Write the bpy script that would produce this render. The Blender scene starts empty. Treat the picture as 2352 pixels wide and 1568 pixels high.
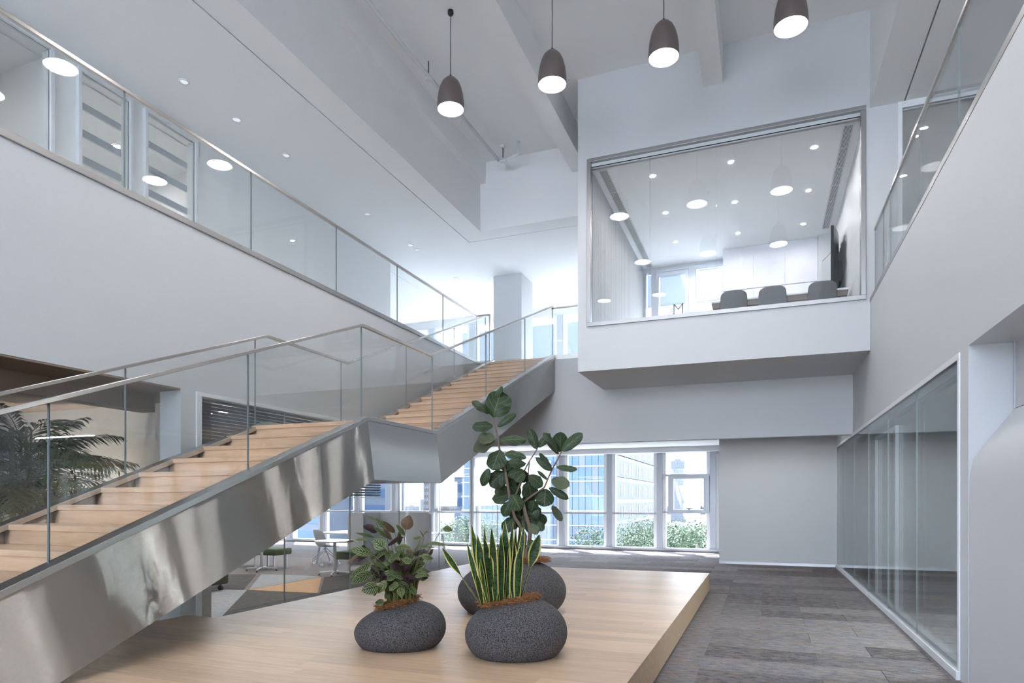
import bpy, bmesh, math, random
from mathutils import Vector, Matrix
random.seed(7)
R = math.radians
S = bpy.context.scene
COL = S.collection

# ------------------------------------------------------------------ camera
TH = 0.3699                       # heading, left of +Y
EYE = 1.5
FPX, HORIZON = 1492.7, 1149.2     # focal length and horizon, in the 2352 x 1568 frame
cd = bpy.data.cameras.new('camera')
cam = bpy.data.objects.new('camera', cd); COL.objects.link(cam)
cam.location = (0, 0, EYE); cam.rotation_euler = (R(90), 0, TH)
cd.sensor_width = 36; cd.lens = FPX / 2352 * 36
cd.shift_y = (HORIZON - 784) / 2352
cd.clip_start = .05; cd.clip_end = 3000
S.camera = cam

# ------------------------------------------------------------------ view, world, sun
S.view_settings.view_transform = 'Standard'; S.view_settings.look = 'None'
S.view_settings.gamma = 1; S.view_settings.use_curve_mapping = False
S.view_settings.exposure = .49
try:
    S.cycles.transparent_max_bounces = 40; S.cycles.max_bounces = 7; S.cycles.diffuse_bounces = 4; S.cycles.adaptive_threshold = .17; S.cycles.adaptive_min_samples = 20
    S.cycles.glossy_bounces = 4; S.cycles.transmission_bounces = 4
    S.cycles.sample_clamp_indirect = 6; S.cycles.caustics_reflective = False; S.cycles.caustics_refractive = False
except Exception: pass
W = bpy.data.worlds.new('sky'); S.world = W; W.use_nodes = True
wn, wl = W.node_tree.nodes, W.node_tree.links
wn.clear()
wo = wn.new('ShaderNodeOutputWorld'); bg = wn.new('ShaderNodeBackground'); wl.new(bg.outputs[0], wo.inputs[0])
tc = wn.new('ShaderNodeTexCoord'); mp = wn.new('ShaderNodeMapping'); mp.inputs['Scale'].default_value = (2.2, 2.2, 6)
nz = wn.new('ShaderNodeTexNoise'); nz.inputs['Scale'].default_value = 1.6; nz.inputs['Detail'].default_value = 6
cr = wn.new('ShaderNodeValToRGB')
cr.color_ramp.elements[0].position = .42; cr.color_ramp.elements[0].color = (.62, .76, 1.0, 1)
cr.color_ramp.elements[1].position = .60; cr.color_ramp.elements[1].color = (1.0, .99, .985, 1)
wl.new(tc.outputs['Generated'], mp.inputs[0]); wl.new(mp.outputs[0], nz.inputs['Vector'])
wl.new(nz.outputs['Fac'], cr.inputs[0]); wl.new(cr.outputs[0], bg.inputs[0]); bg.inputs[1].default_value = 10.0
sd = bpy.data.lights.new('sun', 'SUN'); sd.energy = 42.0; sd.angle = R(.6); sd.color = (1, .97, .92)
sun = bpy.data.objects.new('sun', sd); COL.objects.link(sun)
sun.rotation_euler = Vector((.45, -.58, -1)).to_track_quat('-Z', 'Y').to_euler()

def portal(name, c, sx, sz, toward):
    l = bpy.data.lights.new(name, 'AREA'); l.shape = 'RECTANGLE'; l.size = sx; l.size_y = sz
    try: l.cycles.is_portal = True
    except Exception: pass
    o = bpy.data.objects.new(name, l); COL.objects.link(o); o.location = c
    o.rotation_euler = Vector(toward).to_track_quat('-Z', 'Y').to_euler()
portal('daylight_portal_ground', (-8.6, 19.52, 1.5), 15.2, 2.8, (0, -1, 0))
portal('daylight_portal_gallery', (-7.6, 19.52, 5.95), 8.8, 2.7, (0, -1, 0))
portal('daylight_portal_rear', (-1.45, -14.3, 4.5), 14.7, 8.6, (0, 1, 0))
portal('daylight_portal_west', (-12.4, 16.8, 6.0), 4.8, 2.7, (1, 0, 0))
portal('daylight_portal_meeting_room', (-1.9, 17.2, 6.0), 1.9, 2.8, (0, -1, 0))

# ------------------------------------------------------------------ materials
MATS = {}
def newmat(name):
    m = bpy.data.materials.new(name); m.use_nodes = True; MATS[name] = m
    nt = m.node_tree; b = nt.nodes['Principled BSDF']
    return m, nt, b
def N(nt, t, **kw):
    n = nt.nodes.new('ShaderNode' + t)
    for k, v in kw.items():
        if k.startswith('_'): setattr(n, k[1:], v)
        else: n.inputs[k.replace('_', ' ')].default_value = v
    return n
def ramp(nt, stops):
    n = nt.nodes.new('ShaderNodeValToRGB'); e = n.color_ramp.elements
    while len(e) < len(stops): e.new(.5)
    for i, (p, c) in enumerate(stops): e[i].position = p; e[i].color = (*c, 1)
    return n
def math_n(nt, op, a, b=None, clamp=False):
    n = nt.nodes.new('ShaderNodeMath'); n.operation = op; n.use_clamp = clamp
    for i, v in enumerate((a, b)):
        if v is None: continue
        if isinstance(v, (int, float)): n.inputs[i].default_value = v
        else: nt.links.new(v, n.inputs[i])
    return n.outputs[0]
def mixc(nt, f, a, b):
    n = nt.nodes.new('ShaderNodeMix'); n.data_type = 'RGBA'
    for sock, v in ((n.inputs['Factor'], f), (n.inputs[6], a), (n.inputs[7], b)):
        if isinstance(v, (int, float)): sock.default_value = v
        elif isinstance(v, tuple): sock.default_value = (*v, 1)
        else: nt.links.new(v, sock)
    return n.outputs[2]
def plain(name, col, rough=.5, metal=0, bump=0, bscale=200, spec=.5, emit=None, es=0):
    m, nt, b = newmat(name)
    b.inputs['Base Color'].default_value = (*col, 1); b.inputs['Roughness'].default_value = rough
    b.inputs['Metallic'].default_value = metal; b.inputs['Specular IOR Level'].default_value = spec
    if emit: b.inputs['Emission Color'].default_value = (*emit, 1); b.inputs['Emission Strength'].default_value = es
    tco = N(nt, 'TexCoord'); n1 = N(nt, 'TexNoise', Scale=bscale, Detail=3.0); nt.links.new(tco.outputs['Object'], n1.inputs['Vector'])
    rv = mixc(nt, n1.outputs['Fac'], tuple(c * .96 for c in col), tuple(min(1, c * 1.04) for c in col))
    nt.links.new(rv, b.inputs['Base Color'])
    if bump:
        bp = N(nt, 'Bump', Strength=bump, Distance=.002); nt.links.new(n1.outputs['Fac'], bp.inputs['Height']); nt.links.new(bp.outputs[0], b.inputs['Normal'])
    return m
def translucent_cloth():
    m, nt, b = newmat('roller_shade'); tl = N(nt, 'BsdfTranslucent'); tl.inputs[0].default_value = (.62, .65, .70, 1); mx = N(nt, 'MixShader'); mx.inputs[0].default_value = .5
    b.inputs['Base Color'].default_value = (.75, .78, .82, 1); b.inputs['Roughness'].default_value = .9
    nt.links.new(b.outputs[0], mx.inputs[1]); nt.links.new(tl.outputs[0], mx.inputs[2]); nt.links.new(mx.outputs[0], nt.nodes['Material Output'].inputs[0]); return m
PAINT = plain('white_paint', (.625, .634, .648), .55, bump=.05, bscale=60)
LIGHTENED = plain('lightened_paint', (.925, .928, .93), .7, bump=.03, bscale=60)  # whiter than the wall paint to make up for weak light
FRAME_W = plain('white_frame', (.82, .83, .85), .35)
ALU = plain('aluminium', (.62, .64, .68), .35, .6)
MULL = plain('mullion_grey', (.42, .45, .50), .4, .3)
DARKM = plain('dark_metal', (.035, .033, .034), .45, .2)
DARKGAP = plain('dark_gap', (.02, .02, .022), .8)
BRONZE = plain('bronze_shade', (.20, .165, .158), .42, .6)
PIPE = plain('white_pipe', (.78, .80, .82), .4)
STEELTRIM = plain('satin_steel', (.55, .54, .53), .30, 1)
HANDRAIL = plain('handrail_steel', (.62, .58, .55), .22, 1)
CHAIRG = plain('grey_shell', (.13, .13, .14), .7)
CHAIRL = plain('pale_grey_shell', (.40, .42, .44), .5)
FELT = plain('grey_felt', (.46, .47, .50), .95, bump=.3, bscale=350)
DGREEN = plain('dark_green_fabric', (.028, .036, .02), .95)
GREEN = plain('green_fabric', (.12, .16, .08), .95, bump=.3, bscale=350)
TABLEW = plain('white_laminate', (.72, .73, .75), .3)
CABW = plain('cabinet_white', (.78, .78, .82), .4)
DARKWOOD = plain('dark_table_wood', (.16, .12, .105), .45)
SCREENM = plain('tv_black', (.02, .02, .022), .15)
SOIL = plain('coir', (.30, .13, .05), .95, bump=.6, bscale=120)
BROWNP = plain('beige_lobby_paint', (.24, .18, .14), .7)
LOBBYW = plain('lobby_wall_paint', (.50, .475, .44), .7)
LETTER = plain('grey_lettering', (.12, .13, .17), .5)
STALK = plain('leaf_stalk', (.10, .12, .03), .5)
BARK = plain('brown_bark', (.17, .12, .095), .85, bump=.8, bscale=60)
SHADE = translucent_cloth()
BLIND = plain('blind_slat', (.20, .22, .26), .45)
RUBBER = plain('black_rubber', (.02, .02, .02), .7)
def emitter(name, col, s):
    m, nt, b = newmat(name); b.inputs['Base Color'].default_value = (*col, 1)
    b.inputs['Emission Color'].default_value = (*col, 1); b.inputs['Emission Strength'].default_value = s; return m
BULB = emitter('pendant_diffuser', (1, .985, .97), 42)
DOWNL = emitter('downlight_lens', (1, .98, .985), 750)
WARMD = emitter('soft_downlight_lens', (1, .99, .98), 420)
DIMD = emitter('dim_downlight_lens', (.9, .92, .95), .35)
STRIP = emitter('strip_light', (1, .98, .95), 50); FILLR = emitter('room_fill_light', (.96, .98, 1), 320)
BOUNCE_FLOOR = plain('pale_bounce_floor', (.88, .88, .88), .6); TRIMD = plain('grey_steel_trim', (.36, .35, .345), .4, 1)  # first one: unseen gallery floor, made pale to bounce daylight upward

def make_glass(name, tint, base=.045):
    m = bpy.data.materials.new(name); m.use_nodes = True; nt = m.node_tree; nt.nodes.clear()
    out = N(nt, 'OutputMaterial'); tr = N(nt, 'BsdfTransparent'); tr.inputs[0].default_value = (*tint, 1)
    gl = N(nt, 'BsdfGlossy', Roughness=.0); mx = N(nt, 'MixShader'); lw = N(nt, 'LayerWeight', Blend=.5)
    p5 = math_n(nt, 'POWER', lw.outputs['Facing'], 5.0); fr = math_n(nt, 'ADD', math_n(nt, 'MULTIPLY', p5, .9), base, True)
    nt.links.new(fr, mx.inputs[0]); nt.links.new(tr.outputs[0], mx.inputs[1]); nt.links.new(gl.outputs[0], mx.inputs[2])
    nt.links.new(mx.outputs[0], out.inputs[0]); return m
GLASS = make_glass('clear_glass', (.975, .985, .984))
GLASSW = make_glass('window_glass', (.93, .96, .98), .05)
GLASSD = make_glass('partition_glass', (.93, .96, .96), .07)
GEDGE = plain('glass_edge', (.30, .34, .34), .2)

def wood(name, c0, c1, along='X', rough=.33):
    m, nt, b = newmat(name)
    tco = N(nt, 'TexCoord'); mpn = N(nt, 'Mapping'); oi = N(nt, 'ObjectInfo')
    mpn.inputs['Scale'].default_value = (1.2, 14, 14) if along == 'X' else (14, 1.2, 14)
    nt.links.new(tco.outputs['Object'], mpn.inputs[0])
    add = N(nt, 'VectorMath', _operation='ADD'); mul = N(nt, 'VectorMath', _operation='SCALE'); mul.inputs[0].default_value = (37, 91, 53)
    nt.links.new(oi.outputs['Random'], mul.inputs['Scale']); nt.links.new(mpn.outputs[0], add.inputs[0]); nt.links.new(mul.outputs[0], add.inputs[1])
    n1 = N(nt, 'TexNoise', Scale=1.6, Detail=6.0, Roughness=.6, Distortion=.6); nt.links.new(add.outputs[0], n1.inputs['Vector'])
    n2 = N(nt, 'TexNoise', Scale=9.0, Detail=3.0); nt.links.new(add.outputs[0], n2.inputs['Vector'])
    cr1 = ramp(nt, [(.3, c0), (.7, c1)]); nt.links.new(n1.outputs['Fac'], cr1.inputs[0])
    v = math_n(nt, 'ADD', math_n(nt, 'MULTIPLY', oi.outputs['Random'], .20), .88)
    v2 = math_n(nt, 'MULTIPLY', v, math_n(nt, 'ADD', math_n(nt, 'MULTIPLY', n2.outputs['Fac'], .16), .92))
    mm = N(nt, 'VectorMath', _operation='SCALE'); nt.links.new(cr1.outputs[0], mm.inputs[0]); nt.links.new(v2, mm.inputs['Scale'])
    nt.links.new(mm.outputs[0], b.inputs['Base Color']); b.inputs['Roughness'].default_value = rough; b.inputs['Specular IOR Level'].default_value = .35
    bp = N(nt, 'Bump', Strength=.06, Distance=.002); nt.links.new(n2.outputs['Fac'], bp.inputs['Height']); nt.links.new(bp.outputs[0], b.inputs['Normal'])
    return m
OAK = wood('oak_platform', (.53, .36, .23), (.67, .48, .325), 'X', .40)
OAKS = wood('oak_stair', (.60, .40, .255), (.75, .53, .365), 'X', .4)

def carpet(name, c0, c1, vary=.5):
    m, nt, b = newmat(name)
    tco = N(nt, 'TexCoord'); oi = N(nt, 'ObjectInfo'); mpn = N(nt, 'Mapping'); mpn.inputs['Scale'].default_value = (4.2, 8.5, 1)
    nt.links.new(tco.outputs['Object'], mpn.inputs[0])
    add = N(nt, 'VectorMath', _operation='ADD'); mul = N(nt, 'VectorMath', _operation='SCALE'); mul.inputs[0].default_value = (17, 31, 3)
    nt.links.new(oi.outputs['Random'], mul.inputs['Scale']); nt.links.new(mpn.outputs[0], add.inputs[0]); nt.links.new(mul.outputs[0], add.inputs[1])
    n1 = N(nt, 'TexNoise', Scale=2.2, Detail=7.0, Roughness=.68); nt.links.new(add.outputs[0], n1.inputs['Vector'])
    n2 = N(nt, 'TexNoise', Scale=120.0, Detail=2.0); nt.links.new(tco.outputs['Object'], n2.inputs['Vector'])
    f = math_n(nt, 'ADD', n1.outputs['Fac'], math_n(nt, 'MULTIPLY', math_n(nt, 'SUBTRACT', oi.outputs['Random'], .5), vary))
    f2 = math_n(nt, 'ADD', f, math_n(nt, 'MULTIPLY', math_n(nt, 'SUBTRACT', n2.outputs['Fac'], .5), .55))
    mid = tuple((a + bb) / 2 for a, bb in zip(c0, c1))
    cr1 = ramp(nt, [(.25, c0), (.5, mid), (.78, c1)]); nt.links.new(f2, cr1.inputs[0])
    n3 = N(nt, 'TexNoise', Scale=1.1, Detail=2.0); nt.links.new(add.outputs[0], n3.inputs['Vector']); hue = ramp(nt, [(.40, (1.0, 1.0, 1.03)), (.62, (1.10, .97, .88))]); nt.links.new(n3.outputs['Fac'], hue.inputs[0])
    hm = N(nt, 'VectorMath', _operation='MULTIPLY'); nt.links.new(cr1.outputs[0], hm.inputs[0]); nt.links.new(hue.outputs[0], hm.inputs[1]); nt.links.new(hm.outputs[0], b.inputs['Base Color'])
    b.inputs['Roughness'].default_value = .97; b.inputs['Specular IOR Level'].default_value = .15
    bp = N(nt, 'Bump', Strength=.5, Distance=.004); nt.links.new(n2.outputs['Fac'], bp.inputs['Height']); nt.links.new(bp.outputs[0], b.inputs['Normal'])
    return m
CARPET = carpet('carpet_grey', (.07, .063, .066), (.275, .265, .275), .26)
CARPD = carpet('carpet_charcoal', (.05, .052, .055), (.15, .155, .16), .1)
CARPL = carpet('carpet_pale_grey', (.24, .27, .30), (.46, .49, .52), .1)
CARPO = carpet('carpet_sand', (.48, .32, .19), (.66, .46, .30), .1)

def steel(name, tangent, col=(.56, .54, .52), rough=.21, an=.93):
    m, nt, b = newmat(name)
    tco = N(nt, 'TexCoord'); mpn = N(nt, 'Mapping'); mpn.inputs['Scale'].default_value = (.0, 1.15, .28); mpn.inputs['Rotation'].default_value = (R(12), 0, 0)
    nt.links.new(tco.outputs['Object'], mpn.inputs[0])
    n1 = N(nt, 'TexNoise', Scale=5.5, Detail=1.5, Roughness=.4); nt.links.new(mpn.outputs[0], n1.inputs['Vector'])
    mp2 = N(nt, 'Mapping'); mp2.inputs['Scale'].default_value = (1, 3, 160); mp2.inputs['Rotation'].default_value = (R(-21), 0, 0)
    nt.links.new(tco.outputs['Object'], mp2.inputs[0])
    n2 = N(nt, 'TexNoise', Scale=2.0, Detail=3.0); nt.links.new(mp2.outputs[0], n2.inputs['Vector'])
    gl = N(nt, 'BsdfAnisotropic' if hasattr(bpy.types, 'ShaderNodeBsdfAnisotropic') else 'BsdfGlossy'); gl.distribution = 'GGX'
    gl.inputs['Color'].default_value = (*col, 1); gl.inputs['Roughness'].default_value = rough; gl.inputs['Anisotropy'].default_value = an
    cx = N(nt, 'CombineXYZ'); cx.inputs[1].default_value = tangent[0]; cx.inputs[2].default_value = tangent[1]; nt.links.new(cx.outputs[0], gl.inputs['Tangent'])
    bp = N(nt, 'Bump', Strength=.8, Distance=.0015); nt.links.new(n1.outputs['Fac'], bp.inputs['Height'])
    nt.links.new(bp.outputs[0], gl.inputs['Normal']); nt.links.new(gl.outputs[0], nt.nodes['Material Output'].inputs[0])
    return m
STEEL = steel('brushed_steel', (.93, .36)); STEELV = steel('brushed_steel_upright', (0, 1), (.40, .39, .385), .34, .75)

def stone():
    m, nt, b = newmat('pitted_stone')
    tco = N(nt, 'TexCoord'); n1 = N(nt, 'TexNoise', Scale=150.0, Detail=4.0, Roughness=.7); n2 = N(nt, 'TexNoise', Scale=4.0, Detail=3.0)
    for n in (n1, n2): nt.links.new(tco.outputs['Object'], n.inputs['Vector'])
    c1 = ramp(nt, [(.42, (.008, .007, .008)), (.52, (.115, .107, .113)), (.75, (.24, .226, .236))]); nt.links.new(n1.outputs['Fac'], c1.inputs[0])
    nt.links.new(c1.outputs[0], b.inputs['Base Color']); b.inputs['Roughness'].default_value = .8
    bp = N(nt, 'Bump', Strength=.7, Distance=.012); nt.links.new(n1.outputs['Fac'], bp.inputs['Height']); nt.links.new(bp.outputs[0], b.inputs['Normal'])
    return m
STONE = stone()

def leafmat(name, kind, dark, light, back=None):
    m, nt, b = newmat(name)
    uv = N(nt, 'UVMap'); sp = N(nt, 'SeparateXYZ'); nt.links.new(uv.outputs[0], sp.inputs[0]); u, v = sp.outputs[0], sp.outputs[1]
    oi = N(nt, 'ObjectInfo'); av = math_n(nt, 'ABSOLUTE', math_n(nt, 'SUBTRACT', v, .5))
    tco = N(nt, 'TexCoord'); nn = N(nt, 'TexNoise', Scale=14.0, Detail=3.0); nt.links.new(tco.outputs['Object'], nn.inputs['Vector'])
    if kind == 'calathea':
        ph = math_n(nt, 'SUBTRACT', math_n(nt, 'MULTIPLY', u, 44.0), math_n(nt, 'MULTIPLY', av, 30.0))
        st = math_n(nt, 'GREATER_THAN', math_n(nt, 'ADD', math_n(nt, 'SINE', ph), math_n(nt, 'MULTIPLY', nn.outputs['Fac'], .5)), .22)
        rib = math_n(nt, 'LESS_THAN', av, .035)
        edge = math_n(nt, 'GREATER_THAN', av, .44)
        f = math_n(nt, 'MAXIMUM', rib, math_n(nt, 'MULTIPLY', st, math_n(nt, 'SUBTRACT', 1.0, edge)))
        c = mixc(nt, f, light, dark)
    elif kind == 'fiddle':
        rib = math_n(nt, 'LESS_THAN', av, .022)
        ph = math_n(nt, 'SUBTRACT', math_n(nt, 'MULTIPLY', u, 30.0), math_n(nt, 'MULTIPLY', av, 26.0))
        lat = math_n(nt, 'GREATER_THAN', math_n(nt, 'SINE', ph), .955)
        f = math_n(nt, 'MAXIMUM', rib, lat)
        base = mixc(nt, nn.outputs['Fac'], dark, tuple(min(1, d * 1.9) for d in dark)); c = mixc(nt, math_n(nt, 'MULTIPLY', f, .75), base, light)
    elif kind == 'snake':
        edge = math_n(nt, 'GREATER_THAN', av, .37)
        mpn = N(nt, 'Mapping'); mpn.inputs['Scale'].default_value = (26, 2.2, 1); nt.links.new(uv.outputs[0], mpn.inputs[0])
        nb = N(nt, 'TexNoise', Scale=1.6, Detail=3.0, Distortion=.8); nt.links.new(mpn.outputs[0], nb.inputs['Vector'])
        bd = ramp(nt, [(.42, dark), (.58, tuple(min(1, d * 3.6) for d in dark))]); nt.links.new(nb.outputs['Fac'], bd.inputs[0])
        c = mixc(nt, edge, bd.outputs[0], light)
    else:
        rib = math_n(nt, 'LESS_THAN', av, .03); c = mixc(nt, rib, mixc(nt, nn.outputs['Fac'], dark, light), light)
    if back is not None:
        g = N(nt, 'NewGeometry'); c = mixc(nt, g.outputs['Backfacing'], c, back)
    rv = math_n(nt, 'ADD', math_n(nt, 'MULTIPLY', oi.outputs['Random'], .5), .75)
    mm = N(nt, 'VectorMath', _operation='SCALE'); nt.links.new(c, mm.inputs[0]); nt.links.new(rv, mm.inputs['Scale'])
    nt.links.new(mm.outputs[0], b.inputs['Base Color']); b.inputs['Roughness'].default_value = .5; b.inputs['Specular IOR Level'].default_value = .3
    return m
L_FID = leafmat('fiddle_leaf', 'fiddle', (.016, .030, .012), (.12, .15, .075), (.075, .09, .05))
L_CAL = leafmat('calathea_leaf', 'calathea', (.008, .016, .006), (.15, .185, .065), (.045, .014, .016))
L_CALB = leafmat('calathea_brown_leaf', 'plain', (.06, .035, .022), (.13, .085, .05), (.06, .03, .025))
L_CALD = leafmat('calathea_purple_leaf', 'plain', (.014, .006, .008), (.034, .014, .016), (.026, .009, .011))
L_SNK = leafmat('snake_leaf', 'snake', (.010, .024, .006), (.56, .50, .16))
L_PALM = leafmat('palm_leaf', 'plain', (.018, .036, .010), (.06, .095, .025))
# ------------------------------------------------------------------ helpers
def worldloc(o):
    v = Vector((0, 0, 0))
    while o is not None: v = v + o.location; o = o.parent
    return v
def tag(o, label=None, cat=None, group=None, kind=None):
    if label: o['label'] = label
    if cat: o['category'] = cat
    if group: o['group'] = group
    if kind: o['kind'] = kind
    return o
def obj(name, bm, mats, parent=None, local=False, smooth=False, bevel=0, seg=2):
    if parent is not None and not local:
        bmesh.ops.translate(bm, verts=bm.verts, vec=-worldloc(parent))
    me = bpy.data.meshes.new(name); bm.normal_update(); bm.to_mesh(me); bm.free()
    for m in (mats if isinstance(mats, (list, tuple)) else [mats]): me.materials.append(m)
    if smooth:
        for p in me.polygons: p.use_smooth = True
    o = bpy.data.objects.new(name, me); COL.objects.link(o); o.parent = parent
    if bevel:
        md = o.modifiers.new('bevel', 'BEVEL'); md.width = bevel; md.segments = seg; md.limit_method = 'ANGLE'; md.angle_limit = R(40)
    return o
def link(name, me, loc=(0, 0, 0), parent=None, rot=(0, 0, 0), scale=(1, 1, 1)):
    o = bpy.data.objects.new(name, me); COL.objects.link(o); o.parent = parent
    o.location = Vector(loc) - (worldloc(parent) if parent is not None else Vector((0, 0, 0))); o.rotation_euler = rot; o.scale = scale
    return o
def thing(name, loc, label, cat, group=None, kind=None, rz=0):
    o = bpy.data.objects.new(name, None); COL.objects.link(o); o.location = loc; o.rotation_euler = (0, 0, rz); o.empty_display_size = .1
    return tag(o, label, cat, group, kind)
def copy_tree(o, parent=None):
    c = o.copy(); COL.objects.link(c); c.parent = parent
    for ch in [x for x in o.children]: copy_tree(ch, c)
    return c
def box(bm, x0, x1, y0, y1, z0, z1, mi=0):
    if x0 > x1: x0, x1 = x1, x0
    if y0 > y1: y0, y1 = y1, y0
    if z0 > z1: z0, z1 = z1, z0
    v = [bm.verts.new(p) for p in ((x0, y0, z0), (x1, y0, z0), (x1, y1, z0), (x0, y1, z0), (x0, y0, z1), (x1, y0, z1), (x1, y1, z1), (x0, y1, z1))]
    fs = [bm.faces.new([v[i] for i in q]) for q in ((0, 3, 2, 1), (4, 5, 6, 7), (0, 1, 5, 4), (1, 2, 6, 5), (2, 3, 7, 6), (3, 0, 4, 7))]
    for f in fs: f.material_index = mi
    return fs
def B(*a, **k):
    bm = bmesh.new(); box(bm, *a, **k); return bm
def BS(*bs):
    bm = bmesh.new()
    for b in bs: box(bm, *b)
    return bm
def prism(bm, pts, axis, a0, a1, mi=0):
    """pts: 2-D outline; axis: the extruded axis. X: pts=(y,z)  Y: pts=(x,z)  Z: pts=(x,y)"""
    def P(p, a): return {'X': (a, p[0], p[1]), 'Y': (p[0], a, p[1]), 'Z': (p[0], p[1], a)}[axis]
    A = [bm.verts.new(P(p, a0)) for p in pts]; C = [bm.verts.new(P(p, a1)) for p in pts]
    fs = [bm.faces.new(A), bm.faces.new(C[::-1])]
    n = len(pts)
    for i in range(n): fs.append(bm.faces.new((A[i], C[i], C[(i + 1) % n], A[(i + 1) % n])))
    for f in fs: f.material_index = mi
    bmesh.ops.recalc_face_normals(bm, faces=bm.faces)
    return fs
def tube(bm, pts, rad, n=8, cap=True):
    pts = [Vector(p) for p in pts]; rs = rad if isinstance(rad, (list, tuple)) else [rad] * len(pts); rings = []
    up = None
    for i, p in enumerate(pts):
        d = (pts[min(i + 1, len(pts) - 1)] - pts[max(i - 1, 0)]).normalized()
        if up is None: up = d.orthogonal().normalized()
        u = (up - d * up.dot(d)); u = u.normalized() if u.length > 1e-6 else d.orthogonal().normalized(); up = u; w = d.cross(u)
        rings.append([bm.verts.new(p + (u * math.cos(2 * math.pi * k / n) + w * math.sin(2 * math.pi * k / n)) * rs[i]) for k in range(n)])
    for a, b in zip(rings, rings[1:]):
        for k in range(n): bm.faces.new((a[k], a[(k + 1) % n], b[(k + 1) % n], b[k]))
    if cap: bm.faces.new(rings[0][::-1]); bm.faces.new(rings[-1])
    return rings
def lathe(bm, prof, c=(0, 0, 0), n=24, mi=0, cap0=True, cap1=True):
    rings = []
    for r, z in prof: rings.append([bm.verts.new((c[0] + r * math.cos(2 * math.pi * k / n), c[1] + r * math.sin(2 * math.pi * k / n), c[2] + z)) for k in range(n)])
    for a, b in zip(rings, rings[1:]):
        for k in range(n): bm.faces.new((a[k], a[(k + 1) % n], b[(k + 1) % n], b[k])).material_index = mi
    if cap0: bm.faces.new(rings[0][::-1]).material_index = mi
    if cap1: bm.faces.new(rings[-1]).material_index = mi
    return rings
def pane_x(name, x, pts, parent, mat=GLASS, th=.012):        # pane standing in a plane X = x, outline (y, z)
    bm = bmesh.new(); fs = prism(bm, pts, 'X', x - th / 2, x + th / 2)
    for f in fs[2:]: f.material_index = 1
    return obj(name, bm, [mat, GEDGE], parent)
def pane_y(name, y, x0, x1, z0, z1, parent, mat=GLASS, th=.012):
    bm = bmesh.new(); fs = prism(bm, [(x0, z0), (x1, z0), (x1, z1), (x0, z1)], 'Y', y - th / 2, y + th / 2)
    for f in fs[2:]: f.material_index = 1
    return obj(name, bm, [mat, GEDGE], parent)
def struct(name, bm, mat, label, parent=None):
    return tag(obj(name, bm, mat, parent), label, None, None, 'structure')
FW = Vector((-math.sin(TH), math.cos(TH), 0)); RT = Vector((math.cos(TH), math.sin(TH), 0)); UP = Vector((0, 0, 1))
def at(px, py, d):            # the place a photo pixel shows, at a distance d in front of the camera
    return Vector((0, 0, EYE)) + FW * d + RT * ((px - 1176) * d / FPX) + UP * ((HORIZON - py) * d / FPX)

# ------------------------------------------------------------------ the building, all in metres
XL, XR = -5.96, 1.525            # faces of the left and right walls of the hall
YB, YW, YC, YG = 11.36, 13.42, 16.25, 19.4   # meeting room front, beam, back wall, window line
ZS, ZF, ZT, ZC, ZV = 2.74, 4.56, 4.62, 7.56, 9.09   # soffit, upper floor, sill, gallery ceiling, hall ceiling
Y0, XW, XE = -14.0, -17.0, 6.0    # outer limits

floor = struct('floor', B(XW, XE, Y0, YG, -.3, 0), CARPET, 'grey carpeted ground floor of the hall and office')
struct('roof_slab', BS((XW, -2.93, Y0, YG + .3, ZV, ZV + .25), (-2.93, XE, Y0, 17.3, ZV, ZV + .25)), LIGHTENED, 'high white ceiling of the double height hall').name = 'ceiling'
struct('ceiling_gallery', BS((-9.2, -6.465, Y0, YG, ZC, ZC + .14), (-6.445, XL, Y0, 13.86, ZC, ZC + .14),
       (-6.465, -6.445, Y0, 13.86, ZC + .1, ZC + .14)), LIGHTENED, 'lower white ceiling above the left gallery with a thin slot')
struct('ceiling_landing', BS((-6.466, XL, 13.88, YG, ZC, ZC + .14), (XL, -3.13, 13.88, YG, ZC, ZC + .14), (XL, -3.13, YW - .02, 13.86, ZC, ZC + .14),
       (-6.445, -3.13, 13.86, 13.88, ZC + .1, ZC + .14)), LIGHTENED, 'white ceiling over the head of the staircase')
struct('ceiling_gallery_right', BS((XR, 1.98, Y0, YB + .2, ZC, ZC + .14), (2.0, XE, Y0, 16.95, ZC, ZC + .14), (1.98, 2.0, Y0, YB, ZC + .1, ZC + .14), (XR, 2.0, YB + .2, 16.95, ZC, ZC + .14)), LIGHTENED, 'lower white ceiling above the right gallery with a dark slot')
struct('wall_void_left', BS((XL - .16, XL, Y0, YW + .14, ZC + .14, ZV)), LIGHTENED, 'white upstand of the ceiling void on the left')  # upstands take the whiter paint to offset the dim light on them
struct('wall_void_back', BS((XL, -3.13, YW - .02, YW + .14, ZC + .14, ZV)), LIGHTENED, 'white upstand of the ceiling void behind the pendant lamps')
struct('wall_void_right', BS((XR, XR + .16, Y0, YB, ZC + .14, ZV)), LIGHTENED, 'white upstand of the ceiling void on the right')
tag(obj('ceiling_beam', B(-3.81, -3.5, Y0, YW - .02, 8.5, ZV), LIGHTENED), 'long white ceiling beam left of the meeting room', 'beam', 'white ceiling beams of the hall', 'structure')
tag(obj('ceiling_beam', B(-.95, -.64, Y0, YB, 8.45, ZV), LIGHTENED), 'white ceiling beam ending on the wall above the meeting room window', 'beam', 'white ceiling beams of the hall', 'structure')
tag(obj('ceiling_beam', B(XL, XL + .14, Y0, YW - .02, 8.62, ZV), LIGHTENED), 'shallow white ceiling beam along the left side of the void', 'beam', 'white ceiling beams of the hall', 'structure')

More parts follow.
